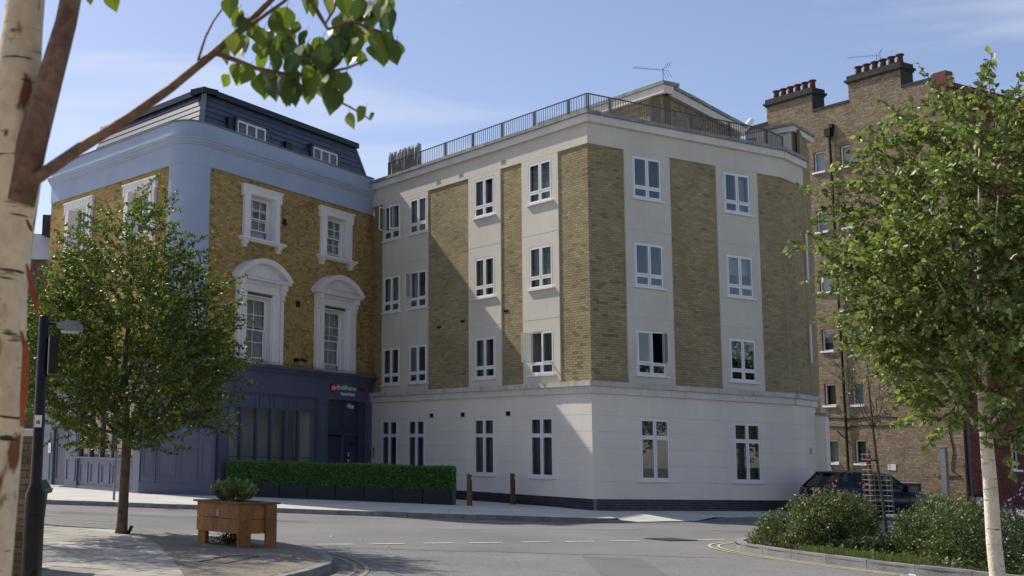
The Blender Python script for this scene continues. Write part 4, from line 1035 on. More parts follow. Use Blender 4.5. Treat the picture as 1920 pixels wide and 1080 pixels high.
for a, c in ((1.95, 4.70), (6.75, 9.5)):
    part('chimney_backing', m_soot, man, lambda b: b.box(FMn, a, c, -.9, .0, 19.11, 20.0)); mb_.add(FMn, 0, brick_rows(a, c, 19.1, 20.0, bond='english')); 
    part('chimney_side', m_soot, man, lambda b: b.box(FMn, a - .012, a + .02, -.9, -.002, 19.11, 20.0))
    st = part('chimney_cap', m_soot, man, lambda b: [b.box(FMn, a - .05, c + .05, -.95, .06, 20.0, 20.08), b.box(FMn, a - .12, c + .12, -1.0, .13, 20.081, 20.2), b.box(FMn, a - .04, c + .04, -.93, .05, 20.201, 20.4)])
    for k in range(6):
        t = a + .28 + k * (c - a - .56) / 5; q = FMn.p(t, -.45, 20.4)
        part('chimney_pot', m_pot, st, lambda b: b.lathe(q, [(.15, 0), (.13, .38), (.12, .42), (.19, .44), (.19, .50), (.13, .52), (.05, .522)], 12), True)
mr_ = BrickSet([(.20, .06, .045), (.17, .05, .04), (.23, .075, .055), (.13, .04, .035)], [4, 4, 3, 2], depth=.012, seed=33)
rwin = [(1.25, 1.85, 1.55, 3.2), (3.3, 3.9, 1.55, 3.2), (1.25, 1.85, 4.5, 6.1), (3.3, 3.9, 4.5, 6.1), (1.25, 1.85, 7.4, 9.0), (3.3, 3.9, 7.4, 9.0), (1.25, 1.85, 10.4, 12.0), (3.3, 3.9, 10.4, 12.0)]
part('red_brick_backing', mat('mortar_red_front', (.16, .12, .10), .95, .1), man, lambda b: [b.box(FMr, r[0], r[1], -.3, 0, r[2], r[3]) for r in rects_minus(0.0, 9, -.1, 19.0, rwin)])
mr_.add(FMr, 0, brick_rows(.01, 9, -.03, 19.0, rwin, bond='english', seed=6))
mb_.build(man, m_brick, 300); mr_.build(man, m_brick, 0, 'red_brick')
for a, c in ((.4, 1.94), (4.71, 6.74), (9.51, 12)): part('parapet_coping', m_soot, man, lambda b: b.box(FMn, a, c, -.35, .04, 19.11, 19.23))
part('corner_pier', mat('red_corner_pier', (.18, .07, .055), .9, .2, 4, .2, 30), man, lambda b: [b.box(FMn, -.3, .39, -.4, .12, 18.75, 19.35), b.box(FMr, -.1, 9, .001, .25, 18.3, 18.6), b.box(FMr, -.1, 9, .001, .35, 18.601, 18.75)])
fix_normals(part('core_wall', m_soot, man, lambda b: prism(b, [FMn.p(.31, -.9, 0), FMn.p(10.4, -.9, 0), FMn.p(10.4, -9, 0), FMr.p(8.9, -9, 0), FMr.p(8.9, -.9, 0)], 0, 18.9)))
def plain_window(F, t0, t1, z0, z1, parent, m=m_upvc, o=-.1):
    b = MB(); w = .06
    b.box(F, t0, t0 + w, o - .05, o, z0, z1); b.box(F, t1 - w, t1, o - .05, o, z0, z1); b.box(F, t0 + w, t1 - w, o - .05, o, z0, z0 + w); b.box(F, t0 + w, t1 - w, o - .05, o, z1 - w, z1)
    win = b.build('window', m, parent)
    part('pane', m_glass, win, lambda q: q.box(F, t0 + w, t1 - w, o - .03, o - .025, z0 + w, z1 - w))
    part('sill', m, win, lambda q: q.box(F, t0 - .06, t1 + .06, o - .05, .10, z0 - .09, z0 - .002))
    part('room', m_room, win, lambda q: q.box(F, t0 - .02, t1 + .02, -.5, -.45, z0 - .05, z1 + .05))
    if rnd.random() < .6: part('blind', m_blind, win, lambda q: q.box(F, t0, t1, o - .16, o - .15, z0 + (0 if rnd.random() < .6 else .4), z1))
    part('brick_arch', mat('gauged_red_brick', (.24, .15, .095), .9, .2, 8, .2, 40), win, lambda q: q.box(F, t0 - .06, t1 + .06, .0, .013, z1 + .001, z1 + .2))
    return win
for h in mwin: plain_window(FMn, *h, man)
for h in rwin: plain_window(FMr, *h, man)
part('downpipe', m_black_iron, man, lambda b: [b.tube([FMn.p(5.78, .12, z), FMn.p(5.62, .12, .9)], .065, 8) for z in (17.6,)] + [b.box(FMn, 5.62, 5.94, .01, .3, 17.6, 18.0), b.box(FMn, 5.55, 5.72, .02, .2, 18.0, 18.2)])
part('waste_pipe', m_black_iron, man, lambda b: b.tube([FMn.p(6.15, .06, 3.15), FMn.p(5.72, .10, 2.8)], .04, 6))
part('corner_downpipe', m_shop2, man, lambda b: b.tube([FMr.p(.16, .08, 0), FMr.p(.16, .08, 18.2)], .06, 8))
for z, a, c, s in ((3.85, 1.2, 6.9, .1), (3.45, 2.4, 7.0, .06)):
    part('cable', m_black_iron, man, lambda b: b.tube([FMn.p(a + (c - a) * k / 14, .03, z + s * math.sin(k * 1.1) * .5 - .1 * (k / 14)) for k in range(15)], .022, 5))
part('cable', m_black_iron, man, lambda b: b.tube([FMn.p(.55 + .06 * math.sin(k), .03, 3.6 - k * .27) for k in range(9)] + [FMn.p(.2, .03, 1.2), FMn.p(1.3, .03, 1.15)], .02, 5))
part('wall_notice', m_sign, man, lambda b: b.box(FMn, 3.25, 3.65, .013, .03, 1.38, 1.66))
aerial('tv_aerial', 'tv aerial on a mast behind the taller chimney stack', tuple(FMn.p(3.6, -.7, 20.0)), 1.35, (-.9, .2, 0), 1.3)
# low wall and post before the mansion block
lw = thing('low_boundary_wall', 'low dark boundary wall with concrete end beside the parked car', 'wall', tuple(FMn.p(2.2, 1.2, -.1)))
part('wall', mat('dark_stained_brick', (.05, .045, .04), .9, .2, 4, .2, 20), lw, lambda b: b.box(FMn, 1.35, 4.6, 1.1, 1.3, -.12, .84)); part('concrete_end', m_stone, lw, lambda b: b.box(FMn, -.9, 1.34, 1.1, 1.4, -.12, .08))
part('coping', m_coping, lw, lambda b: b.box(FMn, 1.30, 4.6, 1.06, 1.34, .841, .88))
ps = thing('steel_post', 'plain grey steel post standing before the sunlit mansion block wall', 'post', tuple(FMn.p(.7, .35, -.1))); part('shaft', m_galv, ps, lambda b: b.box(FMn, .6, .82, .25, .45, -.12, 2.42)); part('cap', m_lead, ps, lambda b: b.box(FMn, .58, .84, .23, .47, 2.421, 2.45))

# ================================================================== house glimpsed at far left
th = thing('terrace_house', 'dark roofed brick house glimpsed between birch trunk and hotel', 'building', (-12.5, 60, 0))
FHs = Frame((-18, 60), (1, 0), (0, -1))
part('wall', mat('old_brick_wall', (.16, .105, .07), .95, .25, 3, .25, 18), th, lambda b: b.box(FHs, 0, 8.4, -8, 0, -.1, 10.6))
part('roof', m_slate, th, lambda b: b.hexa([Vector((-18.2, 59.7, 10.6)), Vector((-9.4, 59.7, 10.6)), Vector((-9.4, 68.3, 10.6)), Vector((-18.2, 68.3, 10.6)), Vector((-18.2, 63.8, 12.6)), Vector((-9.4, 63.8, 12.6)), Vector((-9.4, 64.2, 12.6)), Vector((-18.2, 64.2, 12.6))]))
part('chimney', m_soot, th, lambda b: b.box(FHs, 7.2, 8.0, -4.6, -3.6, 11, 13.6))
for x in (1.5, 4, 6.5): plain_window(FHs, x, x + 1, 6.2, 8, th, o=.06)

# ================================================================== street furniture
# street lamp column
lc = Vector((-1.97, 12.0, 0)); lamp = thing('lamp_post', 'black lamp column with small grey lantern beside the birch trunk', 'lamp post', lc)
part('column', m_black_iron, lamp, lambda b: b.lathe(lc, [(.098, 0), (.098, .95), (.096, 1.0), (.062, 1.09), (.056, 1.12), (.052, 2.72), (.046, 2.73)], 20), True)
part('door_plate', m_blackplastic, lamp, lambda b: b.box(Frame(lc, (1, 0), (0, -1)), -.045, .045, .085, .101, .3, .8))
part('arm', m_black_iron, lamp, lambda b: b.tube([lc + Vector((.04, 0, 2.655)), lc + Vector((.15, -.02, 2.65))], .014, 8))
def lantern(b):
    c = lc + Vector((.25, -.03, 2.635)); prof = [(-.12, .022, .02, -.02), (-.08, .045, .035, -.03), (0, .075, .045, -.05), (.08, .08, .045, -.055), (.13, .06, .01, -.055)]
    for (x0, w0, h0, l0), (x1, w1, h1, l1) in zip(prof, prof[1:]):
        b.hexa([c + Vector((x0, -w0, l0)), c + Vector((x1, -w1, l1)), c + Vector((x1, w1, l1)), c + Vector((x0, w0, l0)), c + Vector((x0, -w0 * .7, h0)), c + Vector((x1, -w1 * .7, h1)), c + Vector((x1, w1 * .7, h1)), c + Vector((x0, w0 * .7, h0))])
part('lantern', mat('lantern_grey', (.22, .23, .24), .5, .1), lamp, lantern)
part('lens', mat('lantern_lens', (.5, .5, .45), .2, .05), lamp, lambda b: b.box(Frame(lc + Vector((.25, -.03, 0)), (1, 0), (0, 1)), -.07, .1, -.055, .055, 2.565, 2.583))
part('sign_box', m_blackplastic, lamp, lambda b: b.box(Frame(lc, (.9, .3), (-.3, .9)), .06, .14, -.09, .09, 2.16, 2.53))
part('notice', m_sign, lamp, lambda b: b.box(Frame(lc, (1, 0), (0, -1)), -.035, .035, .055, .062, 1.64, 1.755)); part('notice_print', m_black_iron, lamp, lambda b: [b.box(Frame(lc, (1, 0), (0, -1)), -.018 + k * .014, -.009 + k * .014, .0621, .063, 1.67, 1.70 + .012 * (k % 2)) for k in range(3)])
# brick gate pier at the left edge
pier = thing('brick_pier', 'old brick gate pier with stone cap behind the lamp column', 'pier', (-2.6, 13.9, 0))
FPf = Frame((-2.86, 13.7), (1, .0), (0, -1)); FPs = Frame((-2.31, 13.7), (0, 1), (1, 0))
part('core', m_mortar_dark, pier, lambda b: b.box(FPf, .012, .548, -.55, -.012, -.02, 1.56))
pbk = BrickSet([(.20, .15, .09), (.16, .115, .07), (.24, .18, .11), (.12, .085, .055)], [4, 4, 2, 2], depth=.012, seed=41)
pbk.add(FPf, -.012, brick_rows(0, .56, -.01, 1.565, bond='flemish')); pbk.add(FPs, -.014, brick_rows(.012, .56, -.01, 1.565, bond='flemish'))
pbk.build(pier, m_brick, 120)
part('cap', m_stone, pier, lambda b: [b.box(FPf, -.04, .60, -.60, .04, 1.566, 1.62), b.box(FPf, .02, .54, -.54, -.02, 1.621, 1.65)])
# wheelie bin
bn = Vector((-2.64, 15.0, 0)); wb_ = thing('wheelie_bin', 'green wheelie bin half hidden behind the lamp column', 'bin', bn)
part('body', m_bin, wb_, lambda b: b.hexa([bn + Vector((x * .22, y * .25, .06)) for x, y in ((-1, -1), (1, -1), (1, 1), (-1, 1))] + [bn + Vector((x * .28, y * .33, .96)) for x, y in ((-1, -1), (1, -1), (1, 1), (-1, 1))]))
part('lid', m_bin, wb_, lambda b: b.hexa([bn + Vector((x * .31, y * .37, .961)) for x, y in ((-1, -1), (1, -1), (1, 1), (-1, 1))] + [bn + Vector((x * .25, y * .3, 1.06)) for x, y in ((-1, -1), (1, -1), (1, 1), (-1, 1))]))
part('rim', m_bin, wb_, lambda b: b.hexa([bn + Vector((x * .32, y * .36, .90)) for x, y in ((-1, -1), (1, -1), (1, 1), (-1, 1))] + [bn + Vector((x * .33, y * .38, .958)) for x, y in ((-1, -1), (1, -1), (1, 1), (-1, 1))]))
for s in (-1, 1): part('wheel', m_tyre, wb_, lambda b: b.tube([bn + Vector((s * .18, .24, .1)), bn + Vector((s * .24, .24, .1))], .1, 14))
part('handle', m_bin, wb_, lambda b: b.tube([bn + Vector((-.22, .38, .98)), bn + Vector((.22, .38, .98))], .02, 8))
rc = thing('red_cup', 'red and white drinks cup left on the green bin lid', 'cup', bn + Vector((.14, -.1, 1.055))); part('cup', m_sign, rc, lambda b: b.lathe(bn + Vector((.14, -.1, 1.06)), [(.03, 0), (.042, .06)], 12), True); part('top', m_red, rc, lambda b: b.lathe(bn + Vector((.14, -.1, 1.1201)), [(.044, 0), (.03, .05), (.01, .06)], 12), True)
# thin sign post on the far pavement
sp = Vector((-3.57, 35.3, 0)); so = thing('sign_post', 'thin grey sign post on the far pavement behind the street tree', 'sign post', sp); part('pole', m_galv, so, lambda b: b.tube([sp, sp + Vector((0, 0, 2.7))], .038, 10)); part('plate', m_sign, so, lambda b: b.box(Frame(sp, (1, .2), (.2, -1)), -.22, .22, .04, .05, 2.3, 2.7))
# wooden bollards
def bollard(c, label, rot):
    o = thing('wooden_bollard', label, 'bollard', c, 'wooden bollards at the yard entrance'); d = (math.cos(rot), math.sin(rot)); F = Frame(c, d, (-d[1], d[0])); s = .055; z0 = c.z - .1
    part('post', m_postwood, o, lambda b: [b.box(F, -s, s, -s, s, z0, c.z + .74), b.box(F, -s, s * .35, -s, s, c.z + .7401, c.z + .83), b.hexa([F.p(-s, -s, c.z + .8301), F.p(s, -s, c.z + .8301), F.p(s, s, c.z + .8301), F.p(-s, s, c.z + .8301), F.p(-s, -s, c.z + .92), F.p(s * .5, -s, c.z + .90), F.p(s * .5, s, c.z + .90), F.p(-s, s, c.z + .92)])])
bollard(Vector((6.74, 36.55, .07)), 'wooden bollard next to the end of the clipped hedge', .5)
bollard(Vector((8.40, 38.3, .10)), 'dark wooden bollard close to the white wall', .5)
# low bollard light right
bl = Vector((17.9, 30.0, -.12)); bo = thing('bollard_light', 'short bollard light with white band behind the right shrubs', 'bollard', bl); part('shaft', m_blackplastic, bo, lambda b: b.lathe(bl, [(.11, 0), (.11, .72)], 14), True); part('band', m_sign, bo, lambda b: b.lathe(bl, [(.115, .721), (.115, .95)], 14), True); part('cap', m_blackplastic, bo, lambda b: b.lathe(bl, [(.15, .951), (.15, 1.03), (.09, 1.09), (.02, 1.1)], 14), True)

# wooden planter
pc = Vector((-.03, 19.05, 0)); dA = Vector((-.60, .80, 0)); dB = Vector((.80, .60, 0)); LA, LB = 1.08, .74
planter = thing('wooden_planter', 'square timber planter on legs standing on the gravel', 'planter', pc)
FA = Frame(pc, dA, (-.8, -.6)); FB = Frame(pc, dB, (.6, -.8)); FA2 = Frame(pc + dB * LB, dA, (.8, .6)); FB2 = Frame(pc + dA * LA, dB, (-.6, .8))
for z0, z1 in ((.215, .43), (.438, .655)):
    part('plank', m_wood, planter, lambda b: b.box(FA, .0, LA, -.03, 0, z0, z1)); part('plank', m_wood, planter, lambda b: b.box(FB, .031, LB, -.03, -.001, z0, z1)); part('plank', m_wood, planter, lambda b: b.box(FA2, .031, LA, -.03, 0, z0, z1)); part('plank', m_wood, planter, lambda b: b.box(FB2, .031, LB - .031, -.03, 0, z0, z1))
part('leg', m_wood, planter, lambda b: b.box(FB, -.002, .24, .0, .035, 0, .655)); part('leg', m_wood, planter, lambda b: b.box(FB, LB - .21, LB + .002, .0, .035, 0, .656))
part('leg', m_wood, planter, lambda b: b.box(FA, LA - .20, LA, -.10, -.031, 0, .654)); part('leg', m_wood, planter, lambda b: b.box(FA2, LA - .2, LA - .03, -.10, -.031, 0, .654)); part('floor', m_wood_grey, planter, lambda b: b.box(FA, .04, LA - .04, -LB + .04, -.04, .22, .25))
rim = m_wood_grey
part('rim_board', rim, planter, lambda b: b.box(FA, -.06, LA + .05, -.07, .05, .6601, .69)); part('rim_board', rim, planter, lambda b: b.box(FA2, -.06, LA + .05, -.07, .05, .6601, .689)); part('rim_board', rim, planter, lambda b: b.box(FB, .071, LB - .071, -.07, .055, .6602, .6905)); part('rim_board', rim, planter, lambda b: b.box(FB2, .071, LB - .071, -.07, .05, .6602, .6885))
part('soil', m_soil, planter, lambda b: b.box(FA, .035, LA - .035, -LB + .035, -.035, .52, .60))
part('metal_plate', m_galv, planter, lambda b: b.lathe(FA.p(.52, .002, .51), [(.0, 0), (.001, .0)], 6)) if False else None
part('metal_plate', m_galv, planter, lambda b: b.box(FA, .47, .56, .001, .008, .46, .56))

# clipped hedge in black planters
hd = thing('clipped_hedge', 'clipped green hedge in black troughs screening the hotel window', 'hedge', (3.0, 38.1, .05))
hA = Vector((-.45, 39.5, 0)); FHe = Frame(hA, (.926, -.377), (-.377, -.926)); LHe = 7.27
nP = 8
for k in range(nP):
    a, c = k * LHe / nP + .006, (k + 1) * LHe / nP - .006
    tr_ = part('trough', m_black_panel, hd, lambda b: b.box(FHe, a, c, -.40, 0, .03, .50))
    for j in range(3): part('board', m_black_panel, tr_, lambda b: b.box(FHe, a + .02, c - .02, .001, .014, .05 + j * .15, .05 + j * .15 + .142))
part('trough_end', mat('trough_end_grey', (.10, .10, .10), .7, .2), hd, lambda b: b.box(FHe, LHe - .003, LHe + .012, -.40, .01, .03, .5))
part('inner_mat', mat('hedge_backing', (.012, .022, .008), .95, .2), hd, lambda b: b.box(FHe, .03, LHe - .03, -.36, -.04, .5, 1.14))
N = 30000; t = npr.uniform(0, LHe, N); u = npr.uniform(0, 1, N)
face = npr.choice(3, N, p=[.72, .22, .06]); o = np.where(face == 0, npr.uniform(-.05, .012, N), npr.uniform(-.40, .0, N)); z = np.where(face == 1, npr.uniform(1.12, 1.185, N), npr.uniform(.47, 1.17, N)); t = np.where(face == 2, LHe + npr.uniform(-.04, .012, N), t)
z = z - .015 * np.sin(t * 2.3) + np.where(npr.uniform(0, 1, N) < .03, npr.uniform(0, .05, N), 0)
Pn = np.array(FHe.o)[None] + np.outer(t, FHe.d) + np.outer(o, FHe.n); Pn[:, 2] = z
Dn = np.where((face == 0)[:, None], np.array(FHe.n)[None], np.where((face == 1)[:, None], np.array([[0, 0, 1.]]), np.array(FHe.d)[None]))
Vv, Ff, Tt = leaf_cloud(Pn, Dn * .6, .042, leaf_tints(N, [(.10, .25, .055), (.08, .21, .045), (.13, .30, .07), (.055, .16, .035), (.18, .32, .09)]), .8)
np_mesh('foliage', Vv, Ff, m_leaf_hedge, hd, Tt, kind='stuff')

# ================================================================== trees and plants
def env(z, tab):
    for (z0, r0), (z1, r1) in zip(tab, tab[1:]):
        if z0 <= z <= z1: return r0 + (r1 - r0) * (z - z0) / (z1 - z0)
    return 0.
def crown_tree(root, base, trunk, limb_ends, tab, n_shoot, leaf, pal, m_tr, m_tw, step, droop, up, seed, offx=0., shoot=(.3, .7), six=False, singles=0, spread=.8, lo_r=.25, extra=()):
    r = random.Random(seed); rs = np.random.RandomState(seed)
    tp = [p for p, _ in trunk]
    part('trunk', m_tr, root, lambda b: b.tube([p for p, _ in trunk], [q for _, q in trunk], 14), True)
    limb_pts = []
    for e, r0, k0 in limb_ends:
        pts = wiggle(tp[k0], e, 6, .05, r); part('limb', m_tw if r0 < .02 else m_tr, root, lambda b: b.tube(pts, [r0 * (1 - .75 * i / 6) for i in range(7)], 8), True); limb_pts.append(pts)
    def fine(pts):
        out = []
        for a_, c_ in zip(pts, pts[1:]):
            n_ = max(1, int((c_ - a_).length / .07)); out += [a_.lerp(c_, i / n_) for i in range(n_)]
        return out + [pts[-1]]
    SKL = [tuple(p) for p in fine([Vector(p) for p in tp[len(tp) // 3:]])]
    for pts in limb_pts: SKL += [tuple(p) for p in fine(pts[1:])]
    SKR = [.02] * len(SKL); P = []; D = []; tw = MB()
    zs = np.linspace(tab[0][0], tab[-1][0], 200); wz = np.array([env(z, tab) ** 2 + .02 for z in zs]); wz /= wz.sum()
    shoots = []
    for _ in range(n_shoot):
        z = float(rs.choice(zs, p=wz)) + r.uniform(-.05, .05); a = r.uniform(0, 2 * math.pi); k = math.sqrt(r.uniform(lo_r ** 2, 1)); R_ = env(z, tab) * k * (1 + .2 * math.sin(3 * a + z * 2.1 + seed) + .15 * math.sin(5 * a - z * 3))
        s = Vector((base.x + offx * min(1, max(0, (z - tab[0][0]))) + math.cos(a) * R_, base.y + math.sin(a) * R_, z)); out = Vector((math.cos(a), math.sin(a), 0))
        shoots.append((s, (out * .8 + Vector((r.uniform(-.5, .5), r.uniform(-.5, .5), up + r.uniform(-.4, .5)))).normalized(), r.uniform(*shoot)))
    shoots += [(Vector(a), Vector(d).normalized(), L) for a, d, L in extra]
    A0_ = np.array(SKL); shoots.sort(key=lambda t: float(((A0_ - np.array(t[0])) ** 2).sum(1).min()))
    for s, d, L in shoots:
        SK = np.array(SKL); dv = np.array(s) - SK; dist_ = np.sqrt((dv ** 2).sum(1)) + .25 * np.maximum(0, -dv[:, 2])
        i = int(dist_.argmin()); q = Vector(SKL[i]); gap = (s - q).length; mid = q.lerp(s, .5) + Vector((r.gauss(0, .06) * gap, r.gauss(0, .06) * gap, .10 * gap))
        r0 = min(.010, .004 + .012 * gap); tw.tube([q, mid, s], [r0, r0 * .75, .0035], 4, False)
        SKL += [tuple(q.lerp(mid, .5)), tuple(mid), tuple(mid.lerp(s, .5)), tuple(s), tuple(s + d * L * .3), tuple(s + d * L * .55)]
        n = max(3, int(L / step)); dd = d.copy(); p = s.copy(); line = [p.copy()]
        for j in range(n):
            dd = (dd + Vector((r.gauss(0, .07), r.gauss(0, .07), r.gauss(0, .07) - droop * .05))).normalized(); p = p + dd * (L / n); line.append(p.copy())
            for _ in range(2 if j < n - 1 else 3):
                P.append(tuple(p + Vector((r.gauss(0, .012), r.gauss(0, .012), r.gauss(0, .012))))); D.append(tuple(dd * .5 + Vector((r.uniform(-1, 1), r.uniform(-1, 1), r.uniform(-.6, .8))) * .8))
        tw.tube(line[::3] + [line[-1]], .0035, 3, False)
    tag(tw.build('twigs', m_tw, root), kind='stuff')
    P = np.array(P); D = np.array(D); T = leaf_tints(len(P), pal, rs)
    if singles:
        o_ = np.argsort(((P - np.array([0, 0, EYE])) ** 2).sum(1)); near = o_[:singles]; keep = o_[singles:]
        meshes = []
        for k in range(6):
            v, f, tt = leaf_cloud(np.zeros((1, 3)), np.array([[0, 0, -1.]]), leaf, leaf_tints(1, pal, rs), .15, 0, .72, .2, True, rs)
            me = bpy.data.meshes.new('leaf'); me.from_pydata(v.tolist(), [], f.tolist()); me.update(); a = me.attributes.new('tint', 'FLOAT_COLOR', 'POINT'); a.data.foreach_set('color', np.c_[tt, np.ones(len(tt))].astype(np.float32).ravel()); me.materials.append(m_leaf); meshes.append(me)
        for i in near:
            o = bpy.data.objects.new('leaf', meshes[r.randrange(6)]); col.objects.link(o); o.parent = root; o.location = Vector(P[i]) - BASE[root]; o.rotation_euler = (r.uniform(-1.0, 1.0), r.uniform(-1.0, 1.0), r.uniform(0, 6.28))
        P, D, T = P[keep], D[keep], T[keep]
    v, f, tt = leaf_cloud(P, D, leaf, T, spread, droop, .70 if six else .66, .22, six, rs)
    np_mesh('crown', v, f, m_leaf, root, tt, kind='stuff')

# street tree by the kerb
tb = Vector((-2.05, 21.75, 0))
st_tree = thing('street_tree', 'leafy street tree with dark trunk at the near kerb', 'tree', tb)
tp = [(tb + Vector((0, 0, -.05)), .125), (tb + Vector((.01, 0, .12)), .10), (tb + Vector((.02, 0, .6)), .088), (tb + Vector((.03, 0, 1.2)), .083), (tb + Vector((.04, .02, 1.6)), .085), (tb + Vector((0, .02, 2.1)), .06), (tb + Vector((-.05, 0, 3.0)), .045), (tb + Vector((0, .02, 4.2)), .03), (tb + Vector((-.02, 0, 5.4)), .012)]
limbs = [(tb + Vector((math.cos(a) * rr, math.sin(a) * rr, zz)), .034, k) for a, rr, zz, k in ((0.2, 1.5, 3.0, 4), (1.2, 1.3, 3.6, 4), (2.3, 1.4, 3.2, 4), (3.2, 1.5, 3.1, 4), (4.2, 1.4, 3.4, 4), (5.2, 1.3, 2.9, 4), (.7, .9, 4.6, 5), (2.8, .9, 4.6, 5), (4.8, .8, 4.8, 5), (5.9, 1.7, 2.3, 4), (3.6, 1.5, 2.3, 4))]
ex = []
rr_ = random.Random(5)
for a, z, L in ((0.0, 2.5, .9), (.15, 2.9, 1.0), (-.2, 2.0, 1.0), (.05, 3.5, .8), (3.2, 3.6, .7), (2.9, 4.6, .7), (.3, 4.3, .8), (.6, 4.8, .6), (3.4, 5.2, .5), (1.57, 5.8, .6), (.0, 5.6, .5), (3.1, 2.3, .6), (-.4, 2.6, .9), (-.1, 3.1, .9)):
    R_ = env(z, [(1.3, .9), (2.8, 1.75), (4.3, 1.4), (5.0, .95), (5.7, .35), (6.4, .1)])
    for _ in range(3): ex.append((tb + Vector((math.cos(a) * R_ * rr_.uniform(.7, 1), math.sin(a) * R_, z + rr_.uniform(-.15, .15))), (math.cos(a) * 1.0, math.sin(a), .45 + rr_.uniform(-.2, .3)), L * rr_.uniform(.6, 1.0)))
crown_tree(st_tree, tb, tp, limbs, [(1.38, .55), (1.8, 1.25), (2.4, 1.68), (3.2, 1.78), (4.0, 1.5), (4.7, 1.15), (5.3, .7), (5.8, .30), (6.15, .06)], 1900, .064, [(.105, .165, .03), (.08, .135, .025), (.14, .20, .04), (.055, .095, .02), (.18, .23, .05)], m_bark, m_twig, .034, .25, .35, 17, offx=-.05, shoot=(.3, .72), extra=ex)
part('tree_tie_stub', m_blackplastic, st_tree, lambda b: b.tube([tb + Vector((.12, -.05, -.01)), tb + Vector((.19, -.07, .14))], .03, 8))

# birch at the right edge
bb_ = Vector((6.98, 11.5, 0))
birch = thing('birch_tree', 'white barked birch with full green crown at the right edge', 'tree', bb_)
tp = [(bb_ + Vector((.01, 0, -.1)), .074), (bb_ + Vector((-.008, 0, .3)), .068), (bb_ + Vector((-.03, 0, .8)), .064), (bb_ + Vector((-.028, 0, 1.3)), .060), (bb_ + Vector((-.038, 0, 1.8)), .054), (bb_ + Vector((-.03, .02, 2.3)), .042), (bb_ + Vector((0, .03, 3.0)), .022), (bb_ + Vector((.05, .02, 3.9)), .012), (bb_ + Vector((.10, 0, 4.8)), .005)]
limbs = [(bb_ + Vector((math.cos(a) * rr, math.sin(a) * rr, zz)), .02, k) for a, rr, zz, k in ((3.1, .9, 2.9, 4), (2.4, .9, 3.3, 5), (3.7, .9, 3.4, 5), (0, .9, 3.0, 4), (.8, .9, 3.6, 5), (5.3, .9, 3.2, 4), (4.4, .8, 3.9, 5), (1.6, .8, 4.2, 6), (3.3, .8, 4.3, 6), (5.8, .8, 4.2, 6))]
ex = [(bb_ + Vector((x, 0, z)), (dx, 0, 1), L) for x, z, dx, L in ((-.5, 4.6, -.2, .4), (-.1, 4.85, .05, .4), (.12, 4.9, .1, .45), (.4, 4.8, .3, .5), (-.8, 4.3, -.4, .35), (.3, 4.8, 0, .5))] 
crown_tree(birch, bb_, tp, limbs, [(1.62, .25), (2.0, .56), (2.45, .90), (3.0, 1.04), (3.5, 1.06), (4.0, .96), (4.4, .78), (4.75, .50), (5.0, .26), (5.2, .06)], 1500, .062, [(.20, .265, .066), (.155, .22, .056), (.25, .31, .09), (.105, .165, .045), (.30, .34, .135)], m_birch_young, m_twig, .04, .55, .25, 23, offx=.02, shoot=(.28, .55), six=True, singles=300, extra=ex, spread=.7)

# young staked tree in the bed
yb = Vector((12.35, 24.0, 0)); yt = thing('young_tree', 'thin young tree in a wire guard among the shrubs', 'tree', yb)
tp = [(yb + Vector((.12, 0, -.05)), .032), (yb + Vector((.06, 0, .8)), .028), (yb + Vector((-.02, 0, 1.6)), .026), (yb + Vector((-.06, 0, 2.2)), .022), (yb + Vector((-.1, 0, 3.0)), .014), (yb + Vector((-.1, 0, 3.8)), .006)]
limbs = [(yb + Vector((math.cos(a) * .45, math.sin(a) * .45, z)), .010, 3) for a, z in ((3.0, 3.0), (2.2, 3.3), (.2, 3.0), (4.5, 3.2), (5.5, 3.4), (1.2, 3.5))]
crown_tree(yt, yb, tp, limbs, [(2.0, .12), (2.5, .35), (3.0, .5), (3.5, .4), (3.9, .1)], 46, .055, [(.10, .13, .05), (.085, .11, .045), (.12, .14, .06)], m_bark, m_twig, .055, .3, .7, 29, offx=-.08, shoot=(.25, .5))
gd = thing('tree_guard', 'cylindrical wire mesh guard round the young tree', 'tree guard', yb + Vector((0, 0, 0)))
part('stake', m_wood_grey, gd, lambda b: b.tube([yb + Vector((-.17, -.05, -.05)), yb + Vector((-.19, -.05, 1.78))], .03, 8)); part('tie', m_blackplastic, gd, lambda b: b.tube([yb + Vector((-.19, -.05, 1.62)), yb + Vector((.0, 0, 1.6))], .025, 6)); part('tag', m_red, gd, lambda b: b.box(Frame(yb, (1, 0), (0, 1)), -.27, -.21, -.09, -.085, 1.5, 1.66))
m_wire = mat('galvanised_wire', (.34, .34, .33), .4, .05, metal=.5)
def wires(b):
    for k in range(14):
        a = 2 * math.pi * k / 14; b.tube([yb + Vector((.26 * math.cos(a), .26 * math.sin(a), .02)), yb + Vector((.25 * math.cos(a) - .04, .25 * math.sin(a), 1.72))], .0028, 4)
    for j in range(18):
        z = .05 + j * .098; b.tube([yb + Vector((.26 * math.cos(2 * math.pi * k / 16) - .04 * z / 1.45, .26 * math.sin(2 * math.pi * k / 16), z)) for k in range(17)], .0028, 4)
tag(part('wire_mesh', m_wire, gd, wires), kind='stuff')

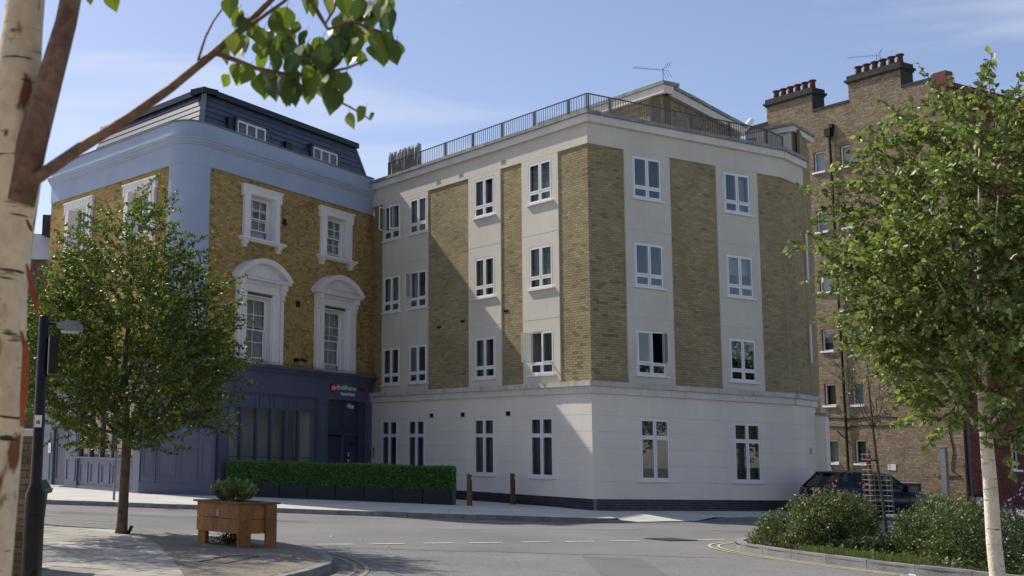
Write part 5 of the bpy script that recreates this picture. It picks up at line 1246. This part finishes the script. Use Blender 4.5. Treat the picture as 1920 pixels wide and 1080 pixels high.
def shrub(name, label, blobs, n, leaf, pal, seed, flowers=None, wid=.6, up=.35):
    rs = np.random.RandomState(seed); c0 = Vector((blobs[0][0], blobs[0][1], 0)); o = thing(name, label, 'shrub', c0, 'shrubs in the planted bed')
    P = []; D = []; tot = sum(b[2] * b[2] * b[3] for b in blobs); stems = MB()
    for x, y, r_, h_ in blobs:
        k = int(n * r_ * r_ * h_ / tot); v = rs.normal(0, 1, (k, 3)); v /= np.linalg.norm(v, axis=1)[:, None]; v[:, 2] = np.abs(v[:, 2]) * 1.0 - .12
        rad = np.clip(rs.uniform(0, 1, k) ** .22, .35, 1); lump = 1 + .13 * np.sin(5 * v[:, 0] + 3 * v[:, 1] + seed) + .11 * np.sin(7 * v[:, 2] + 5 * v[:, 0] - seed) + .06 * np.sin(15 * v[:, 0] + 13 * v[:, 1])
        q = v * (rad * lump)[:, None] * np.array([r_, r_, h_ * .93]); q += np.array([x, y, .06]); P.append(q); D.append(v * .6 + np.array([0, 0, up]))
        for i in range(14):
            a = rs.uniform(0, 6.28); e = rs.uniform(.3, .8); stems.tube([Vector((x, y, -.02)), Vector((x + math.cos(a) * r_ * e * .5, y + math.sin(a) * r_ * e * .5, h_ * .45)), Vector((x + math.cos(a) * r_ * e, y + math.sin(a) * r_ * e, h_ * .8))], [.014, .01, .004], 5)
        m_ = 30 * max(1, int(r_ * 1.6))
        for i in range(m_):                                       # upright leafy shoots break the outline
            a = rs.uniform(0, 6.28); e = math.sqrt(rs.uniform(0, 1)) * .92; top = h_ * math.sqrt(max(.05, 1 - e * e)); L = rs.uniform(.02, .12)
            for j in range(9): P.append(np.array([[x + math.cos(a) * r_ * e + rs.normal(0, .015), y + math.sin(a) * r_ * e + rs.normal(0, .015), top * .95 + L * j / 9]])); D.append(np.array([[rs.normal(0, .7), rs.normal(0, .7), .7]]))
    P = np.concatenate(P); D = np.concatenate(D); P[:, 2] = np.maximum(P[:, 2], .02)
    v, f, t = leaf_cloud(P, D, leaf, leaf_tints(len(P), pal, rs), .55, 0, wid, .2, False, rs)
    tag(stems.build('stems', m_twig, o), kind='stuff')
    np_mesh('foliage', v, f, m_leaf_shrub, o, t, kind='stuff')
    if flowers:
        Pf = np.array(flowers['at']); k = flowers['n']; cen = Pf[rs.randint(len(Pf), size=k)] + rs.normal(0, flowers['s'], (k, 3))
        v, f, t = leaf_cloud(cen, np.tile([0, 0, 1.], (k, 1)), flowers['size'], leaf_tints(k, flowers['pal'], rs), .5, 0, .8, .2, False, rs); np_mesh('flowers', v, f, m_leaf, o, t, kind='stuff')
    return o
G1 = [(.14, .185, .06), (.105, .15, .048), (.185, .23, .08), (.065, .10, .034), (.23, .265, .105)]
G2 = [(.115, .165, .052), (.08, .12, .038), (.16, .21, .07), (.20, .24, .09)]
G3 = [(.06, .09, .045), (.05, .08, .04), (.08, .11, .055)]
pink = dict(at=[(10.75, 22.5, 1.13), (10.45, 22.5, 1.05), (10.2, 22.6, .88), (11.35, 22.6, 1.12)], n=44, s=.04, size=.04, pal=[(.5, .25, .35), (.55, .30, .40), (.35, .06, .05)])
shrub('evergreen_shrub', 'spreading evergreen shrub with pink flower heads at the tip of the bed', [(10.75, 22.9, .82, 1.10), (10.0, 23.1, .52, .62), (11.4, 23.2, .55, 1.0), (10.25, 22.4, .5, .72)], 30000, .047, G1, 51, pink)
shrub('evergreen_shrub', 'rounded dense evergreen shrub right of the wire tree guard', [(11.75, 20.5, .80, 1.12), (11.2, 20.6, .5, .80), (12.3, 20.4, .55, .95), (11.5, 19.8, .62, .85)], 30000, .043, G2, 52)
shrub('evergreen_shrub', 'tall loose green shrub behind the birch trunk', [(11.55, 17.1, .75, 1.25), (12.3, 17.8, .9, 1.3), (12.6, 16.4, .8, 1.1)], 20000, .05, [(.06, .10, .03), (.05, .085, .028), (.085, .13, .04)], 53, dict(at=[(11.2, 16.9, .75), (11.3, 17.0, .55), (11.6, 16.6, .9), (11.05, 17.4, 1.2)], n=40, s=.06, size=.04, pal=[(.13, .11, .35), (.2, .17, .45)]))
shrub('flowering_shrub', 'bluish green shrub with lilac flowers left of the birch trunk', [(13.35, 21.9, .7, .80), (13.95, 22.6, .75, .8)], 10000, .045, G3, 54, dict(at=[(13.1, 21.3, .85), (13.4, 21.3, .95), (12.95, 21.4, .7)], n=50, s=.12, size=.04, pal=[(.30, .30, .5), (.35, .33, .5), (.25, .26, .42)]))
shrub('low_shrub', 'low dark leaved plant with purple spikes at the near kerb', [(11.5, 18.85, .55, .72), (11.3, 18.0, .48, .6), (11.9, 19.2, .5, .8)], 10000, .042, [(.04, .065, .025), (.06, .09, .03), (.08, .11, .04)], 55, dict(at=[(11.1, 18.2, .48), (11.3, 18.5, .6), (11.5, 18.6, .5)], n=40, s=.05, size=.03, pal=[(.12, .10, .32)]))
shrub('low_shrub', 'small grey green groundcover plant in the middle of the bed front', [(10.75, 20.75, .36, .30), (10.55, 21.2, .3, .22)], 2600, .06, [(.06, .095, .04), (.08, .12, .05)], 56)
# planter shrub
pcx = FA.p(LA / 2, -LB / 2, 0)
def pshrub():
    rs = np.random.RandomState(61); o = thing('planter_shrub', 'spiky grey green shrub growing in the timber planter', 'shrub', Vector((pcx.x, pcx.y, .6)))
    P = []; D = []; stem = MB()
    for i in range(46):
        a = rs.uniform(0, 6.28); e = math.sqrt(rs.uniform(0, 1)); tip = Vector((pcx.x - .02 + math.cos(a) * e * .42, pcx.y + math.sin(a) * e * .34, .76 + .24 * math.sqrt(1 - e * e * .9) + rs.uniform(-.03, .03))); q = Vector((pcx.x + math.cos(a) * e * .1, pcx.y + math.sin(a) * e * .1, .59)); stem.tube([q, tip], [.006, .003], 4)
        d = (tip - q).normalized()
        for j in range(34):
            k = rs.uniform(.35, 1); p_ = q.lerp(tip, k); th_ = rs.uniform(0, 6.28); P.append(tuple(p_)); D.append((d.x * .6 + math.cos(th_), d.y * .6 + math.sin(th_), d.z * .6 + .15))
    stem.build('stems', m_twig, o)['kind'] = 'stuff'
    v, f, t = leaf_cloud(np.array(P), np.array(D), .085, leaf_tints(len(P), [(.17, .22, .10), (.14, .19, .085), (.22, .27, .10), (.10, .145, .07)], rs), .2, 0, .24, .2, False, rs); np_mesh('foliage', v, f, m_leaf, o, t, kind='stuff')
pshrub()
iv = thing('ivy_sprig', 'small ivy sprig trailing below the timber planter', 'plant', (-.18, 19.62, 0))
rs_ = np.random.RandomState(5); Pq = np.array([-.18, 19.62, .10]) + rs_.normal(0, 1, (260, 3)) * np.array([.09, .07, .05]); Pq[:, 2] = np.abs(Pq[:, 2]); v, f, t = leaf_cloud(Pq, np.tile([0, -.3, .2], (260, 1)), .045, leaf_tints(260, [(.02, .04, .015), (.03, .05, .02)], rs_), .8); np_mesh('leaves', v, f, m_leaf, iv, t, kind='stuff')
# grass and ground cover in the bed
rs_ = np.random.RandomState(77); n = 2400
gx = rs_.uniform(0, 1, n); gp2 = np.stack([9.8 + gx * .75 + rs_.normal(0, .1, n), 21.7 - gx * 2.3 + rs_.normal(0, .2, n), np.full(n, .0)], 1); ok = gp2[:, 0] > 9.62 + (22 - gp2[:, 1]) * .12; gp2 = gp2[ok]; n = len(gp2)
v, f, t = leaf_cloud(gp2, np.tile([0, 0, 1.6], (n, 1)), .11, leaf_tints(n, [(.16, .20, .05), (.12, .16, .04), (.2, .22, .08)], rs_), .45, 0, .08, .1, False, rs_); tag(np_mesh('grass', v, f, m_grassblade, None, t, kind='stuff'), 'tufts of grass along the front of the planted bed', 'grass')
n = 7000; cp = np.stack([rs_.uniform(10.1, 15, n), rs_.uniform(17, 24, n), rs_.uniform(0, .12, n)], 1); cp = cp[cp[:, 0] > 9.75 + np.maximum(0, 21.5 - cp[:, 1]) * .36]; n = len(cp)
v, f, t = leaf_cloud(cp, np.tile([0, 0, .6], (n, 1)), .07, leaf_tints(n, G1, rs_), .8, 0, .6, .2, False, rs_); tag(np_mesh('ground_cover', v, f, m_leaf, None, t, kind='stuff'), 'low leafy ground cover under the shrubs of the bed', 'ground cover')

# --- foreground birch on the left
fb = Vector((-.74, 3.5, 0)); fbt = thing('foreground_birch', 'peeling cream birch trunk close to the camera at the left edge', 'tree', fb)
part('trunk', m_birch, fbt, lambda b: b.tube([Vector((-.75, 3.5, -.1)), Vector((-.745, 3.5, .6)), Vector((-.735, 3.5, 1.1)), Vector((-.725, 3.5, 1.5)), Vector((-.728, 3.5, 1.9)), Vector((-.72, 3.5, 2.1)), Vector((-.70, 3.5, 2.25)), Vector((-.70, 3.52, 2.45)), Vector((-.69, 3.54, 2.7)), Vector((-.67, 3.56, 3.3)), Vector((-.7, 3.6, 4.2))], [.12, .108, .104, .106, .100, .104, .098, .076, .060, .05, .04], 28), True)
part('stem', m_birch_branch, fbt, lambda b: b.tube([Vector((-.66, 3.45, 2.14)), Vector((-.625, 3.44, 2.32)), Vector((-.585, 3.44, 2.5)), Vector((-.545, 3.44, 2.68)), Vector((-.52, 3.44, 2.86)), Vector((-.47, 3.4, 3.3))], [.05, .045, .038, .032, .03, .02], 14), True)
at = lambda x, y, Y: None
def pxp(x, y, Y):                                        # point at depth Y seen along a direction of the photograph
    u, v = x - 461., y - 496.; c, s = math.cos(R(1.456)), math.sin(R(1.456)); u, v = c * u + s * v, -s * u + c * v
    a, z = u / 2295., -v / 2295.; p_ = R(8.72); d = Vector((a, math.cos(p_) - z * math.sin(p_), math.sin(p_) + z * math.cos(p_)))
    return Vector((0, 0, EYE)) + d * (Y / d.y)
def branch(name, pts, r0, r1, Y, m=m_birch_branch, seg=10):
    q = [pxp(x, y, yy if yy else Y) for x, y, yy in pts]; n = len(q)
    return part(name, m, fbt, lambda b: b.tube(q, [r0 + (r1 - r0) * i / (n - 1) for i in range(n)], seg), True), q
twp = []
_, q = branch('branch', [(40, 350, 0), (75, 330, 0), (150, 278, 0), (240, 222, 0), (320, 165, 0), (400, 100, 0), (470, 38, 0), (520, -12, 0), (600, -70, 0)], .020, .007, 3.42)
_, q = branch('twig', [(400, 98, 0), (440, 112, 0), (480, 128, 0), (530, 138, 0), (590, 140, 0), (650, 128, 0), (690, 112, 0)], .008, .003, 3.42); twp += q
_, q = branch('twig', [(440, 62, 0), (480, 40, 0), (530, 5, 0), (560, -20, 0)], .007, .004, 3.4)
_, q = branch('twig', [(560, -40, 0), (600, 30, 0), (615, 55, 0), (660, 40, 0), (720, 62, 0), (745, 80, 0)], .007, .003, 3.38); twp += q
_, q = branch('twig', [(590, 140, 0), (625, 185, 0), (655, 200, 0), (680, 215, 0), (695, 225, 0)], .004, .002, 3.45); twp += q
_, q = branch('twig', [(370, 118, 0), (385, 70, 0), (400, 40, 0), (425, 5, 0), (440, -20, 0)], .004, .002, 3.42)
_, q = branch('twig', [(640, -30, 0), (625, 20, 0), (610, 45, 0)], .006, .003, 3.5)
m_peel = mat('peeling_bark', (.40, .13, .05), .6, .25, 9, .2, 40, transl=.3)
def curl(pts, w):                                        # a strip of bark rolled back from the trunk
    b = MB(); P = [pxp(*q) for q in pts]; n = len(P); rows = []
    for i, p_ in enumerate(P):
        k = w * math.sin(math.pi * (i + .6) / (n + .4)); rows.append([p_ + Vector((k * math.cos(a) - k, -.6 * k * math.sin(a), 0)) for a in (-1.2, -.6, 0, .6, 1.2, 1.8)])
    for r0, r1 in zip(rows, rows[1:]):
        for j in range(5): b.quad(r0[j], r0[j + 1], r1[j + 1], r1[j])
    b.build('bark_curl', m_peel, fbt, True)
curl([(52, 495, 3.40), (60, 520, 3.38), (68, 545, 3.36), (74, 570, 3.35), (72, 590, 3.36)], .014)
curl([(42, 620, 3.42), (54, 655, 3.40), (55, 700, 3.39), (50, 750, 3.40), (44, 800, 3.42)], .017)
curl([(52, 412, 3.42), (60, 424, 3.41), (62, 434, 3.41)], .010)
def big_leaf():
    b = MB(); n = 9; L = 1.0; rows = []
    prof = [0, .22, .34, .38, .37, .32, .25, .16, .07, 0]
    for i in range(n + 1):
        y = -L * i / n; w = prof[i]; rows.append([Vector((-w, .10 * w + .06 * math.sin(i * .5), y)), Vector((0, 0.02 * math.sin(i * .5) - .03, y)), Vector((w, .10 * w + .05 * math.sin(i * .5), y))])
    for r0, r1 in zip(rows, rows[1:]):
        b.quad(r0[0], r0[1], r1[1], r1[0]); b.quad(r0[1], r0[2], r1[2], r1[1])
    b.tube([Vector((0, 0, .22)), Vector((0, -.01, 0))], .012, 4)
    return b
big = []
for tint in ((.14, .21, .04), (.095, .155, .034), (.19, .26, .055), (.06, .105, .03), (.24, .28, .10)):
    b = big_leaf(); me = bpy.data.meshes.new('leaf'); me.from_pydata([tuple(v) for v in b.v], [], b.f); me.update(); me.polygons.foreach_set('use_smooth', [True] * len(me.polygons))
    a = me.attributes.new('tint', 'FLOAT_COLOR', 'POINT'); a.data.foreach_set('color', np.tile(np.r_[tint, 1.], len(b.v)).astype(np.float32)); me.materials.append(m_leaf); big.append(me)
# (x, y of the leaf's stalk end in the photograph, length in pixels, tilt)
LV = [(512, 20, 60, .1), (538, 12, 62, -.1), (478, 28, 36, .2), (455, 82, 45, .5), (425, 85, 40, -.2), (448, 118, 52, .15), (470, 122, 48, -.3), (490, 135, 60, .1), (505, 130, 62, -.15), (520, 140, 66, .2), (540, 138, 62, .0), (556, 98, 50, -.3), (550, 145, 68, .1), (566, 146, 56, -.2), (575, 120, 50, .3), (585, 90, 56, -.25), (600, 78, 54, .25), (612, 140, 52, .1), (606, 70, 58, -.35), (622, 128, 60, -.05), (590, 142, 58, .25), (634, 36, 50, .2), (645, 42, 56, -.1), (660, 38, 58, .1), (672, 45, 60, -.25), (690, 50, 52, .25), (700, 55, 56, -.1), (714, 60, 60, .15), (725, 62, 58, -.15), (735, 60, 54, .35), (745, 75, 46, -.3), (678, 95, 34, .1), (650, 134, 52, .05), (640, 20, 40, .4), (570, -20, 50, .2), (590, -10, 46, -.2), (622, -8, 46, .3), (640, -15, 50, -.2), (655, 210, 36, .05), (686, 200, 40, .3), (694, 212, 24, -.5), (560, 40, 30, .5), (576, 56, 38, -.5), (462, 135, 40, .3), (628, 165, 56, -.1), (610, 150, 48, .15), (580, 160, 40, -.2), (530, 160, 52, .2), (545, 150, 60, -.2), (668, 100, 34, -.5), (700, 85, 40, .2), (716, 90, 42, -.2), (598, 110, 40, .1), (205, -16, 44, .3), (168, -14, 26, -.2), (430, 140, 34, .4), (735, 88, 40, .3), (640, 66, 50, .3), (656, 76, 46, -.3), (516, 78, 40, .6)]
LV += [(random.Random(i).uniform(430, 740), 0, random.Random(i + 99).uniform(38, 62), random.Random(i + 7).uniform(-.4, .4)) for i in range(64)]
LV = [(x, y if y or i < 60 else (10 + 118 * (1 - abs(x - 590) / 190) + random.Random(i).uniform(-45, 25) - (40 if x > 640 else 0)), L, t) for i, (x, y, L, t) in enumerate(LV)]
rl = random.Random(8)
for x, y, L, tilt in LV:
    Y = 3.42 + rl.uniform(-.10, .10); p_ = pxp(x, y, Y); s = L / 2295. * Y * 1.0
    o = bpy.data.objects.new('leaf', big[rl.choice((0, 0, 1, 1, 2, 3, 4))]); col.objects.link(o); o.parent = fbt
    o.location = p_ - fb; o.scale = (s, s, s); o.rotation_euler = (rl.uniform(-.5, .5), tilt + rl.uniform(-.15, .15), rl.uniform(-1.1, 1.1) + (math.pi if rl.random() < .4 else 0))

# ================================================================== parked car
cc = Vector((19.5, 38.6, -.12)); hd_ = R(21)
FC = Frame(cc, (math.cos(hd_), math.sin(hd_)), (math.sin(hd_), -math.cos(hd_)))   # t forwards, o to the near side
car = thing('parked_car', 'navy hatchback parked beside the white wall behind the shrubs', 'car', cc)
ST = [  # t, half width, sill z, belt z(side top), deck z (centre line)
 (-2.06, .60, .42, .62, .66), (-2.02, .74, .30, .86, .90), (-1.92, .82, .26, .96, .98), (-1.6, .86, .22, .97, .99), (-.9, .87, .20, .955, .97), (0., .87, .20, .94, .955), (.75, .87, .20, .93, .95), (1.05, .865, .21, .91, .94), (1.4, .85, .22, .84, .87), (1.75, .81, .24, .76, .79), (1.95, .72, .28, .66, .69), (2.06, .55, .36, .52, .56)]
def ring(t, w, s, bz, dz):
    return [(t, 0, s), (t, w * .86, s), (t, w * .98, s + .10), (t, w, (s + bz) / 2), (t, w * .985, bz - .08), (t, w * .93, bz), (t, w * .55, dz), (t, 0, dz + .01)]
def carbody(b):
    base = len(b.v)
    for st in ST:
        r_ = ring(*st); full = r_ + [(t, -o, z) for t, o, z in reversed(r_[1:-1])]
        b.v += [FC.p(t, o, z + cc.z) for t, o, z in full]
    m_ = 14
    for k in range(len(ST) - 1):
        for j in range(m_): b.f.append((base + k * m_ + j, base + k * m_ + (j + 1) % m_, base + (k + 1) * m_ + (j + 1) % m_, base + (k + 1) * m_ + j))
    b.f.append(tuple(base + j for j in range(m_))); b.f.append(tuple(base + (len(ST) - 1) * m_ + j for j in reversed(range(m_))))
body = fix_normals(part('body', m_car, car, carbody, True))
# greenhouse: pillars and roof around real glass
BL = [(-1.93, .66, .97), (-1.30, .70, .965), (-.35, .72, .955), (.35, .72, .95), (1.02, .66, .94)]      # belt (t, half width, z)
RL = [(-1.48, .52, 1.40), (-1.12, .54, 1.435), (-.35, .56, 1.45), (.05, .56, 1.44), (.30, .53, 1.40)]    # roof edge
def pp(q, s): return FC.p(q[0], q[1] * s, q[2] + cc.z)
def roof(b):
    for k in range(4):
        n = 6; rows = []
        for q in (RL[k], RL[k + 1]): rows.append([FC.p(q[0], q[1] * (1 - 2 * i / n), q[2] + cc.z + .045 * (1 - (1 - 2 * i / n) ** 2)) for i in range(n + 1)])
        for i in range(n): b.quad(rows[0][i], rows[1][i], rows[1][i + 1], rows[0][i + 1])
fix_normals(part('roof', m_car, car, roof, True))
def pillar(b, q0, q1, w0, w1, s, th=.03):
    a0, a1 = pp(q0, s), pp(q1, s); t0, t1 = FC.d * w0, FC.d * w1; nn_ = FC.n * s * th
    b.hexa([a0 - t0 - nn_, a0 + t0 - nn_, a0 + t0, a0 - t0, a1 - t1 - nn_, a1 + t1 - nn_, a1 + t1, a1 - t1])
for s in (1, -1):
    for q0, q1, w0, w1 in ((BL[0], RL[0], .07, .05), ((-1.12, .70, .96), (-1.00, .545, 1.44), .22, .13), ((-.02, .72, .95), (-.08, .56, 1.45), .05, .04), (BL[4], RL[4], .06, .05)): part('pillar', m_car, car, lambda b: pillar(b, q0, q1, w0, w1, s))
    for (a0, a1), (r0, r1) in ((((-1.86, .665, .97), (-1.34, .70, .965)), ((-1.42, .525, 1.40), (-1.14, .54, 1.43))), (((-.90, .712, .96), (-.08, .72, .95)), ((-.86, .55, 1.44), (-.12, .56, 1.445))), (((.04, .72, .95), (.95, .665, .94)), ((-.03, .56, 1.44), (.24, .53, 1.40)))):
        part('side_window', m_carglass, car, lambda b: b.quad(pp(a0, s), pp(a1, s), pp(r1, s), pp(r0, s)))
    part('mirror', m_car, car, lambda b: b.hexa([FC.p(.72 + x * .07, s * (.82 + y * .09), cc.z + .93) for x, y in ((-1, -1), (1, -1), (1, 1), (-1, 1))] + [FC.p(.70 + x * .05, s * (.82 + y * .08), cc.z + 1.06) for x, y in ((-1, -1), (1, -1), (1, 1), (-1, 1))]))
    part('tail_light', m_taillight, car, lambda b: b.hexa([FC.p(t, s * o, cc.z + z) for t, o, z in ((-2.045, .54, .70), (-1.9, .80, .70), (-1.88, .76, .70), (-2.0, .54, .70), (-1.985, .54, .95), (-1.87, .77, .95), (-1.86, .72, .95), (-1.95, .54, .95))]))
    part('headlight', m_headlight, car, lambda b: b.hexa([FC.p(t, s * o, cc.z + z) for t, o, z in ((1.80, .80, .55), (2.0, .60, .52), (1.9, .55, .52), (1.7, .72, .55), (1.72, .77, .73), (1.9, .62, .70), (1.8, .55, .70), (1.65, .70, .73))]))
    for t in (-1.25, 1.28):
        w = part('wheel', m_tyre, car, lambda b: b.tube([FC.p(t, s * .70, cc.z + .31), FC.p(t, s * .72, cc.z + .31), FC.p(t, s * .875, cc.z + .31), FC.p(t, s * .89, cc.z + .31)], [.27, .31, .31, .27], 24))
        part('rim', m_alloy, w, lambda b: b.tube([FC.p(t, s * .88, cc.z + .31), FC.p(t, s * .896, cc.z + .31)], .2, 18))
part('rear_window', m_carglass, car, lambda b: b.quad(pp((-1.95, .58, .99), 1), pp((-1.95, .58, .99), -1), pp((-1.50, .48, 1.40), -1), pp((-1.50, .48, 1.40), 1)))
part('windscreen', m_carglass, car, lambda b: b.quad(pp((1.06, .60, .95), 1), pp((1.06, .60, .95), -1), pp((.32, .50, 1.41), -1), pp((.32, .50, 1.41), 1)))
part('spoiler', m_car, car, lambda b: b.hexa([FC.p(t, o, cc.z + z) for t, o, z in ((-1.60, -.5, 1.39), (-1.40, -.53, 1.40), (-1.40, .53, 1.40), (-1.60, .5, 1.39), (-1.58, -.48, 1.425), (-1.40, -.5, 1.445), (-1.40, .5, 1.445), (-1.58, .48, 1.425))]))
part('badge', m_alloy, car, lambda b: b.tube([FC.p(-1.985, 0, cc.z + .88), FC.p(-2.035, 0, cc.z + .87)], .055, 18)); part('number_plate', m_yellow, car, lambda b: b.box(FC, -2.075, -2.06, -.26, .26, cc.z + .55, cc.z + .66)); part('rear_bumper', m_car, car, lambda b: b.box(FC, -2.10, -1.9, -.68, .68, cc.z + .34, cc.z + .54))
part('aerial', m_blackplastic, car, lambda b: b.tube([FC.p(-1.30, .0, cc.z + 1.47), FC.p(-1.52, .0, cc.z + 1.68)], .008, 5))
part('cabin_interior', m_blackplastic, car, lambda b: [b.box(FC, -1.7, .9, -.6, .6, cc.z + .6, cc.z + .93), b.box(FC, -.95, -.75, -.52, .52, cc.z + .9, cc.z + 1.15)])
for o_ in (-.3, .3): part('seat', m_blackplastic, car, lambda b: [b.box(FC, -.25, -.08, o_ - .22, o_ + .22, cc.z + .9, cc.z + 1.22), b.box(FC, -.22, -.1, o_ - .1, o_ + .1, cc.z + 1.221, cc.z + 1.36)])

# ================================================================== wear on the carriageway
def patch(name, pts, m, z):
    b = MB(); b.poly([Vector((*p, z)) for p in pts]); return fix_normals(b.build(name, m, road))
m_patch = mat('asphalt_patch', (.17, .166, .158), .94, .12, .8, .2, 50, .5, 200, spec=.25)
m_patch2 = mat('asphalt_patch_pale', (.235, .23, .22), .94, .12, .8, .22, 50, .5, 200, spec=.25)
patch('trench_patch', [(4.2, 27.6), (9.6, 29.6), (9.4, 30.3), (4.0, 28.2)], m_patch2, -.1165)
patch('trench_patch', [(-4.5, 30.2), (1.5, 28.9), (1.6, 29.7), (-4.4, 31.1)], m_patch, -.1165)
patch('trench_patch', [(11.6, 29.2), (14.2, 30.5), (13.9, 31.2), (11.3, 30.0)], m_patch, -.1165)
patch('trench_patch', [(4.6, 15.2), (5.6, 15.1), (6.6, 20.6), (5.7, 20.8)], m_patch, -.1125)
ribbon('tar_seam', [Vector((1.95 + k * .55, 21.2 + .05 * math.sin(k * 1.7), 0)) for k in range(14)], .035, m_black_iron, -.1115)
r_ = random.Random(12)
lit = MB()
for k in range(26):
    x, y = r_.uniform(1.5, 9), r_.uniform(16, 29); q = Vector((x, y, -.108)); a = r_.uniform(0, 6.28); s_ = r_.uniform(.012, .035)
    lit.hexa([q + Vector((math.cos(a + t) * s_ * (1.6 if t % 2 else 1), math.sin(a + t) * s_, 0)) for t in (0, 1.4, 3, 4.6)] + [q + Vector((math.cos(a + t) * s_ * .8, math.sin(a + t) * s_ * .7, .008)) for t in (0, 1.4, 3, 4.6)])
tag(lit.build('litter', mat('paper_scrap', (.6, .58, .52), .8, .1)), 'tiny pale scraps scattered over the asphalt', 'litter', kind='stuff')

# ================================================================== houses across the road, behind the camera (seen in the window glass)
FO = Frame((-34, -13), (1, .06), (-.06, 1))
for k in range(9):
    a, c = k * 9.2, (k + 1) * 9.2 - .05; h_ = 9.6 + (k % 3) * .5
    o = thing('facing_house', '%s of the terrace houses behind the camera counted from the left' % ('first', 'second', 'third', 'fourth', 'fifth', 'sixth', 'seventh', 'eighth', 'ninth')[k], 'building', tuple(FO.p((a + c) / 2, -4, -.12)), 'houses behind the camera')
    part('wall', mat('pale_brick_house_%d' % (k % 3), ((.46, .40, .30), (.52, .49, .43), (.40, .32, .22))[k % 3], .9, .12, 1.2, .1, 20), o, lambda b: b.box(FO, a, c, -8, 0, -.12, h_))
    part('roof', m_slate, o, lambda b: b.hexa([FO.p(a, .3, h_), FO.p(c, .3, h_), FO.p(c, -8.3, h_), FO.p(a, -8.3, h_), FO.p(a, -3.8, h_ + 2.4), FO.p(c, -3.8, h_ + 2.4), FO.p(c, -4.2, h_ + 2.4), FO.p(a, -4.2, h_ + 2.4)]))
    part('chimney', m_soot, o, lambda b: b.box(FO, c - 1.2, c, -5, -3.2, h_ + .5, h_ + 3.6))
    for z in (1, 4, 7):
        for t in (a + 1.4, a + 4.1, a + 6.8): part('window', m_dark, o, lambda b: b.box(FO, t, t + 1.1, 0, .02, z, z + 1.7))
    part('door', m_shop2, o, lambda b: b.box(FO, a + 8, a + 8.9, 0, .03, -.1, 2))

# ================================================================== street trees further along the road (seen in the ground floor glass)
for k, (x, y, h_) in enumerate(((29, 35.3, 6.5), (35, 32.5, 7.5), (41, 27, 8.2), (44, 20, 7.6))):
    b0 = Vector((x, y, -.12)); rs_ = np.random.RandomState(90 + k)
    o = thing('street_tree', 'street tree %s along the road beyond the right edge' % ('nearest', 'second', 'third', 'fourth')[k], 'tree', b0, 'trees along the road to the right')
    part('trunk', m_bark, o, lambda b: b.tube([b0, b0 + Vector((.05, 0, 2)), b0 + Vector((0, .1, h_ * .7))], [.16, .13, .05], 10), True)
    n = 5200; v_ = rs_.normal(0, 1, (n, 3)); v_ /= np.linalg.norm(v_, axis=1)[:, None]; rad = rs_.uniform(.45, 1, n) * (1 + .2 * np.sin(4 * v_[:, 0] + 3 * v_[:, 2]))
    P_ = v_ * rad[:, None] * np.array([2.4, 2.4, h_ * .36]) + np.array([x, y, h_ * .62]); v, f, t = leaf_cloud(P_, v_ * .5, .22, leaf_tints(n, G1, rs_), .7, 0, .6, .2, False, rs_); np_mesh('crown', v, f, m_leaf, o, t, kind='stuff')

# tall street tree just outside the left edge: its shadow dapples the gravel and slabs
b0 = Vector((-5.7, 21.4, 0)); rs_ = np.random.RandomState(120)
o = thing('street_tree', 'tall street tree just beyond the left edge shading the gravel', 'tree', b0)
part('trunk', m_bark, o, lambda b: b.tube([b0, b0 + Vector((.05, 0, 2.5)), b0 + Vector((0, .1, 7.6))], [.15, .12, .04], 10), True)
P_ = []; tw = MB()
for k in range(150):
    v_ = rs_.normal(0, 1, 3); v_ /= np.linalg.norm(v_); c_ = v_ * rs_.uniform(.35, 1) * np.array([1.55, 1.55, 2.1]) + np.array([b0.x, b0.y, 6.4]); P_.append(c_ + rs_.normal(0, .14, (34, 3)))
    tw.tube([b0 + Vector((0, .05, float(np.clip(c_[2] - 1.0, 3, 7.3)))), Vector(c_)], [.018, .005], 4, False)
tag(tw.build('twigs', m_twig, o), kind='stuff')
P_ = np.concatenate(P_); v, f, t = leaf_cloud(P_, np.tile([0, 0, .2], (len(P_), 1)), .085, leaf_tints(len(P_), G1, rs_), .9, 0, .65, .2, False, rs_); np_mesh('crown', v, f, m_leaf, o, t, kind='stuff')
